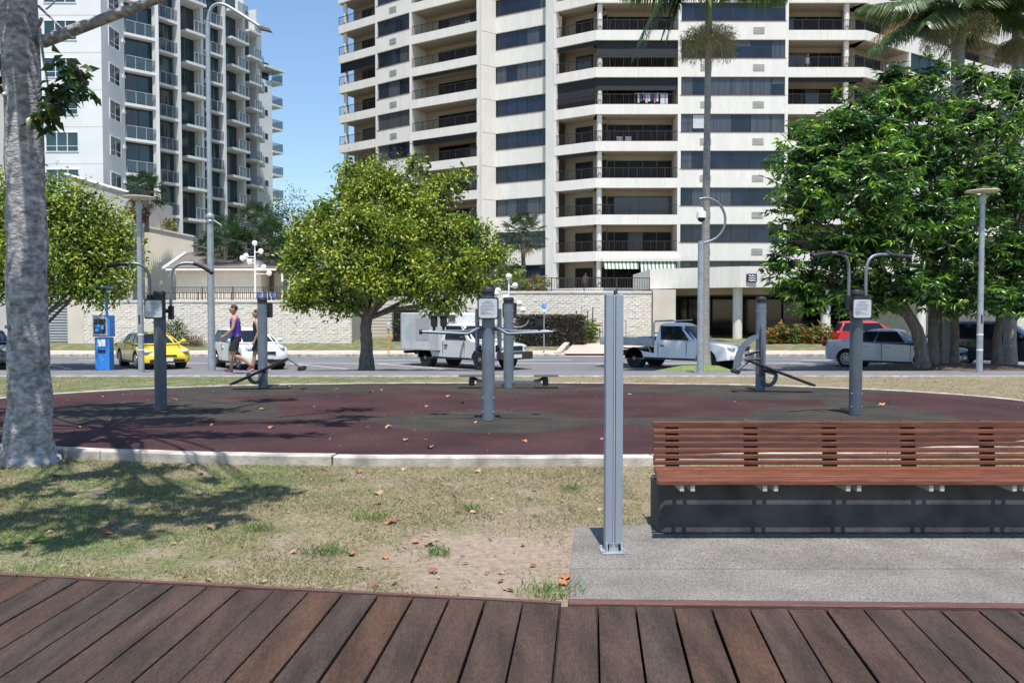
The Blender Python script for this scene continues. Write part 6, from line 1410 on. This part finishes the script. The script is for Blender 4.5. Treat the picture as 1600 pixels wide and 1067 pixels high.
for i, (u, v, sc) in enumerate(((575,811,.5),(508,866,.45),(892,765,.35),(683,868,.3),(860,930,.6),(400,830,.35),(735,798,.25))):
    dd = CAMZ*F/(v-491); x = (u-800)/F*dd; n = int(150*sc*2)
    root = empty('grass_tuft', (x,dd,-.012), 0, ['bright green grass tuft in the middle of the dry lawn','bright green tuft near the deck, left of the bare patch','small tuft below the kerb, left of the silver post','faint tuft left of the bare soil patch','rank green grass against the slab corner by the deck','green tuft under the tree shade edge','tiny tuft above the bare soil patch'][i], 'grass', 'green grass tufts')
    rr = .13*sc*2*rng.random(n)**.7; a = rng.random(n)*2*np.pi; B = np.stack([rr*np.cos(a)*1.3, rr*np.sin(a), np.zeros(n)],1); dv = rng.normal(size=(n,3))*.55; dv[:,2] = .9
    leaf_mesh('blades', B, dv, .075*(.5+rng.random(n)), np.full(n,.006), [M['blade'][2],M['blade'][1]], rng.choice(2,n,p=[.75,.25]), root)
def dead_leaf_mesh(k):
    mb = MB(); n = 6; vs = []; L, Wd = .13, .055
    for i in range(n+1):
        t = i/n; w = Wd*math.sin(math.pi*min(.98,t*.9+.06))**.8; z = .006+.016*math.sin(t*math.pi*(1+.3*k))*(1 if k != 1 else .5)+.012*t*k
        vs += [(t*L-L/2,-w,z+.009*(k+.5)*abs(math.sin(t*4+k))),(t*L-L/2,0,z),(t*L-L/2,w,z+.022*math.cos(t*3))]
    mb.add(vs, [f for i in range(n) for f in ((3*i,3*i+1,3*i+4,3*i+3),(3*i+1,3*i+2,3*i+5,3*i+4))]); return mb
DLM = []
for k in range(3):
    for j in range(3):
        o = dead_leaf_mesh(k).build('fallen_leaf', M['deadleaf'][j], smooth=80); DLM.append(o.data); bpy.data.objects.remove(o)
spots_g = [(40,848),(325,827),(163,835),(424,798),(613,817),(606,819),(583,918),(750,742),(746,738),(590,772),(588,788),(893,762),(835,767),(475,738),(560,738),(296,728),(630,735),(648,849),(547,868),(670,853),(240,737),(85,745),(600,873),(885,905),(172,820),(455,865),(675,895),(740,802),(505,735),(880,915),(310,742),(940,798)]
spots_p = [(272,625),(320,642),(330,664),(422,668),(595,610),(722,630),(666,635),(633,688),(606,668),(744,660),(942,686),(1380,632),(1378,634),(370,636),(330,602),(490,636),(410,640),(188,617),(580,613),(700,619),(880,606),(985,617),(1150,628),(560,655),(820,690),(450,604),(158,620),(672,700),(120,668),(525,609)]
spots_f = [(113,595),(142,606),(515,592),(620,590),(1215,593),(1465,597),(1490,604),(1545,602),(1385,594),(1080,592),(90,603),(40,612)]
for lst, z, lab, grp in ((spots_g,0,'dry orange-brown leaf lying on the near lawn','fallen leaves on the near lawn'),(spots_p,.086,'dry orange leaf lying on the maroon rubber pad','fallen leaves on the rubber pad'),(spots_f,0.0,'dry leaf lying on the grass strip behind the pad','fallen leaves on the far grass strip')):
    for i, (u, v) in enumerate(lst):
        dd = (CAMZ-z)*F/(v-491); o = bpy.data.objects.new('fallen_leaf', DLM[random.choice([0,0,1,1,2,3,4,5,6,7])] if True else None); COL.objects.link(o)
        o.location = ((u-800)/F*dd, dd, z-.002); o.rotation_euler = (random.uniform(-.2,.2),random.uniform(-.2,.2),random.uniform(0,6.28)); s = random.uniform(.38,.72)*(1.0 if z == 0 else 1.15); o.scale = (s,s,s)
        tag(o, lab, 'leaf', grp)

# small litter: bark chips and dry bits on the lawn, pale specks on the rubber
def litter(name, n, x0, x1, y0, y1, zf, size, mats, label, keep):
    x = x0+(x1-x0)*rng.random(n); y = y0+(y1-y0)*rng.random(n); ok = keep(x, y); x, y = x[ok], y[ok]; n = len(x)
    a = rng.random(n)*6.28; L = size*(.4+rng.random(n)**2*1.6); w = L*(.25+.35*rng.random(n)); z = np.full(n, zf); c, s_ = np.cos(a), np.sin(a)
    V = np.stack([np.stack([x-c*L/2,y-s_*L/2,z],1), np.stack([x+s_*w/2,y-c*w/2,z+L*.15],1), np.stack([x+c*L/2,y+s_*L/2,z+.002],1), np.stack([x-s_*w/2,y+c*w/2,z+L*.25],1)],1).reshape(-1,3)
    o = npmesh(name, V, np.arange(4*n).reshape(-1,4), mats, rng.integers(0,len(mats),n)); tag(o, label, 'litter', kind='stuff')
litter('lawn_litter', 1500, -7, 3, 4.6, 9.2, -.002, .035, [M['deadleaf'][1],M['deadleaf'][2],M['blade'][3],M['blade'][0]], 'tiny dry leaf bits strewn over the near lawn', lambda x, y: (y > 4.6-.149*(np.minimum(x,.3)-.3)) & ~inside_pad(x,y,.05) & ~((x > .2) & (y < 6.8)))
litter('pad_litter', 1300, -9, 9, 8.8, 18.4, .0785, .022, [M['deadleaf'][1],M['blade'][0],M['deadleaf'][2]], 'tiny pale bits strewn over the rubber pad', lambda x, y: inside_pad(x,y,-.3))
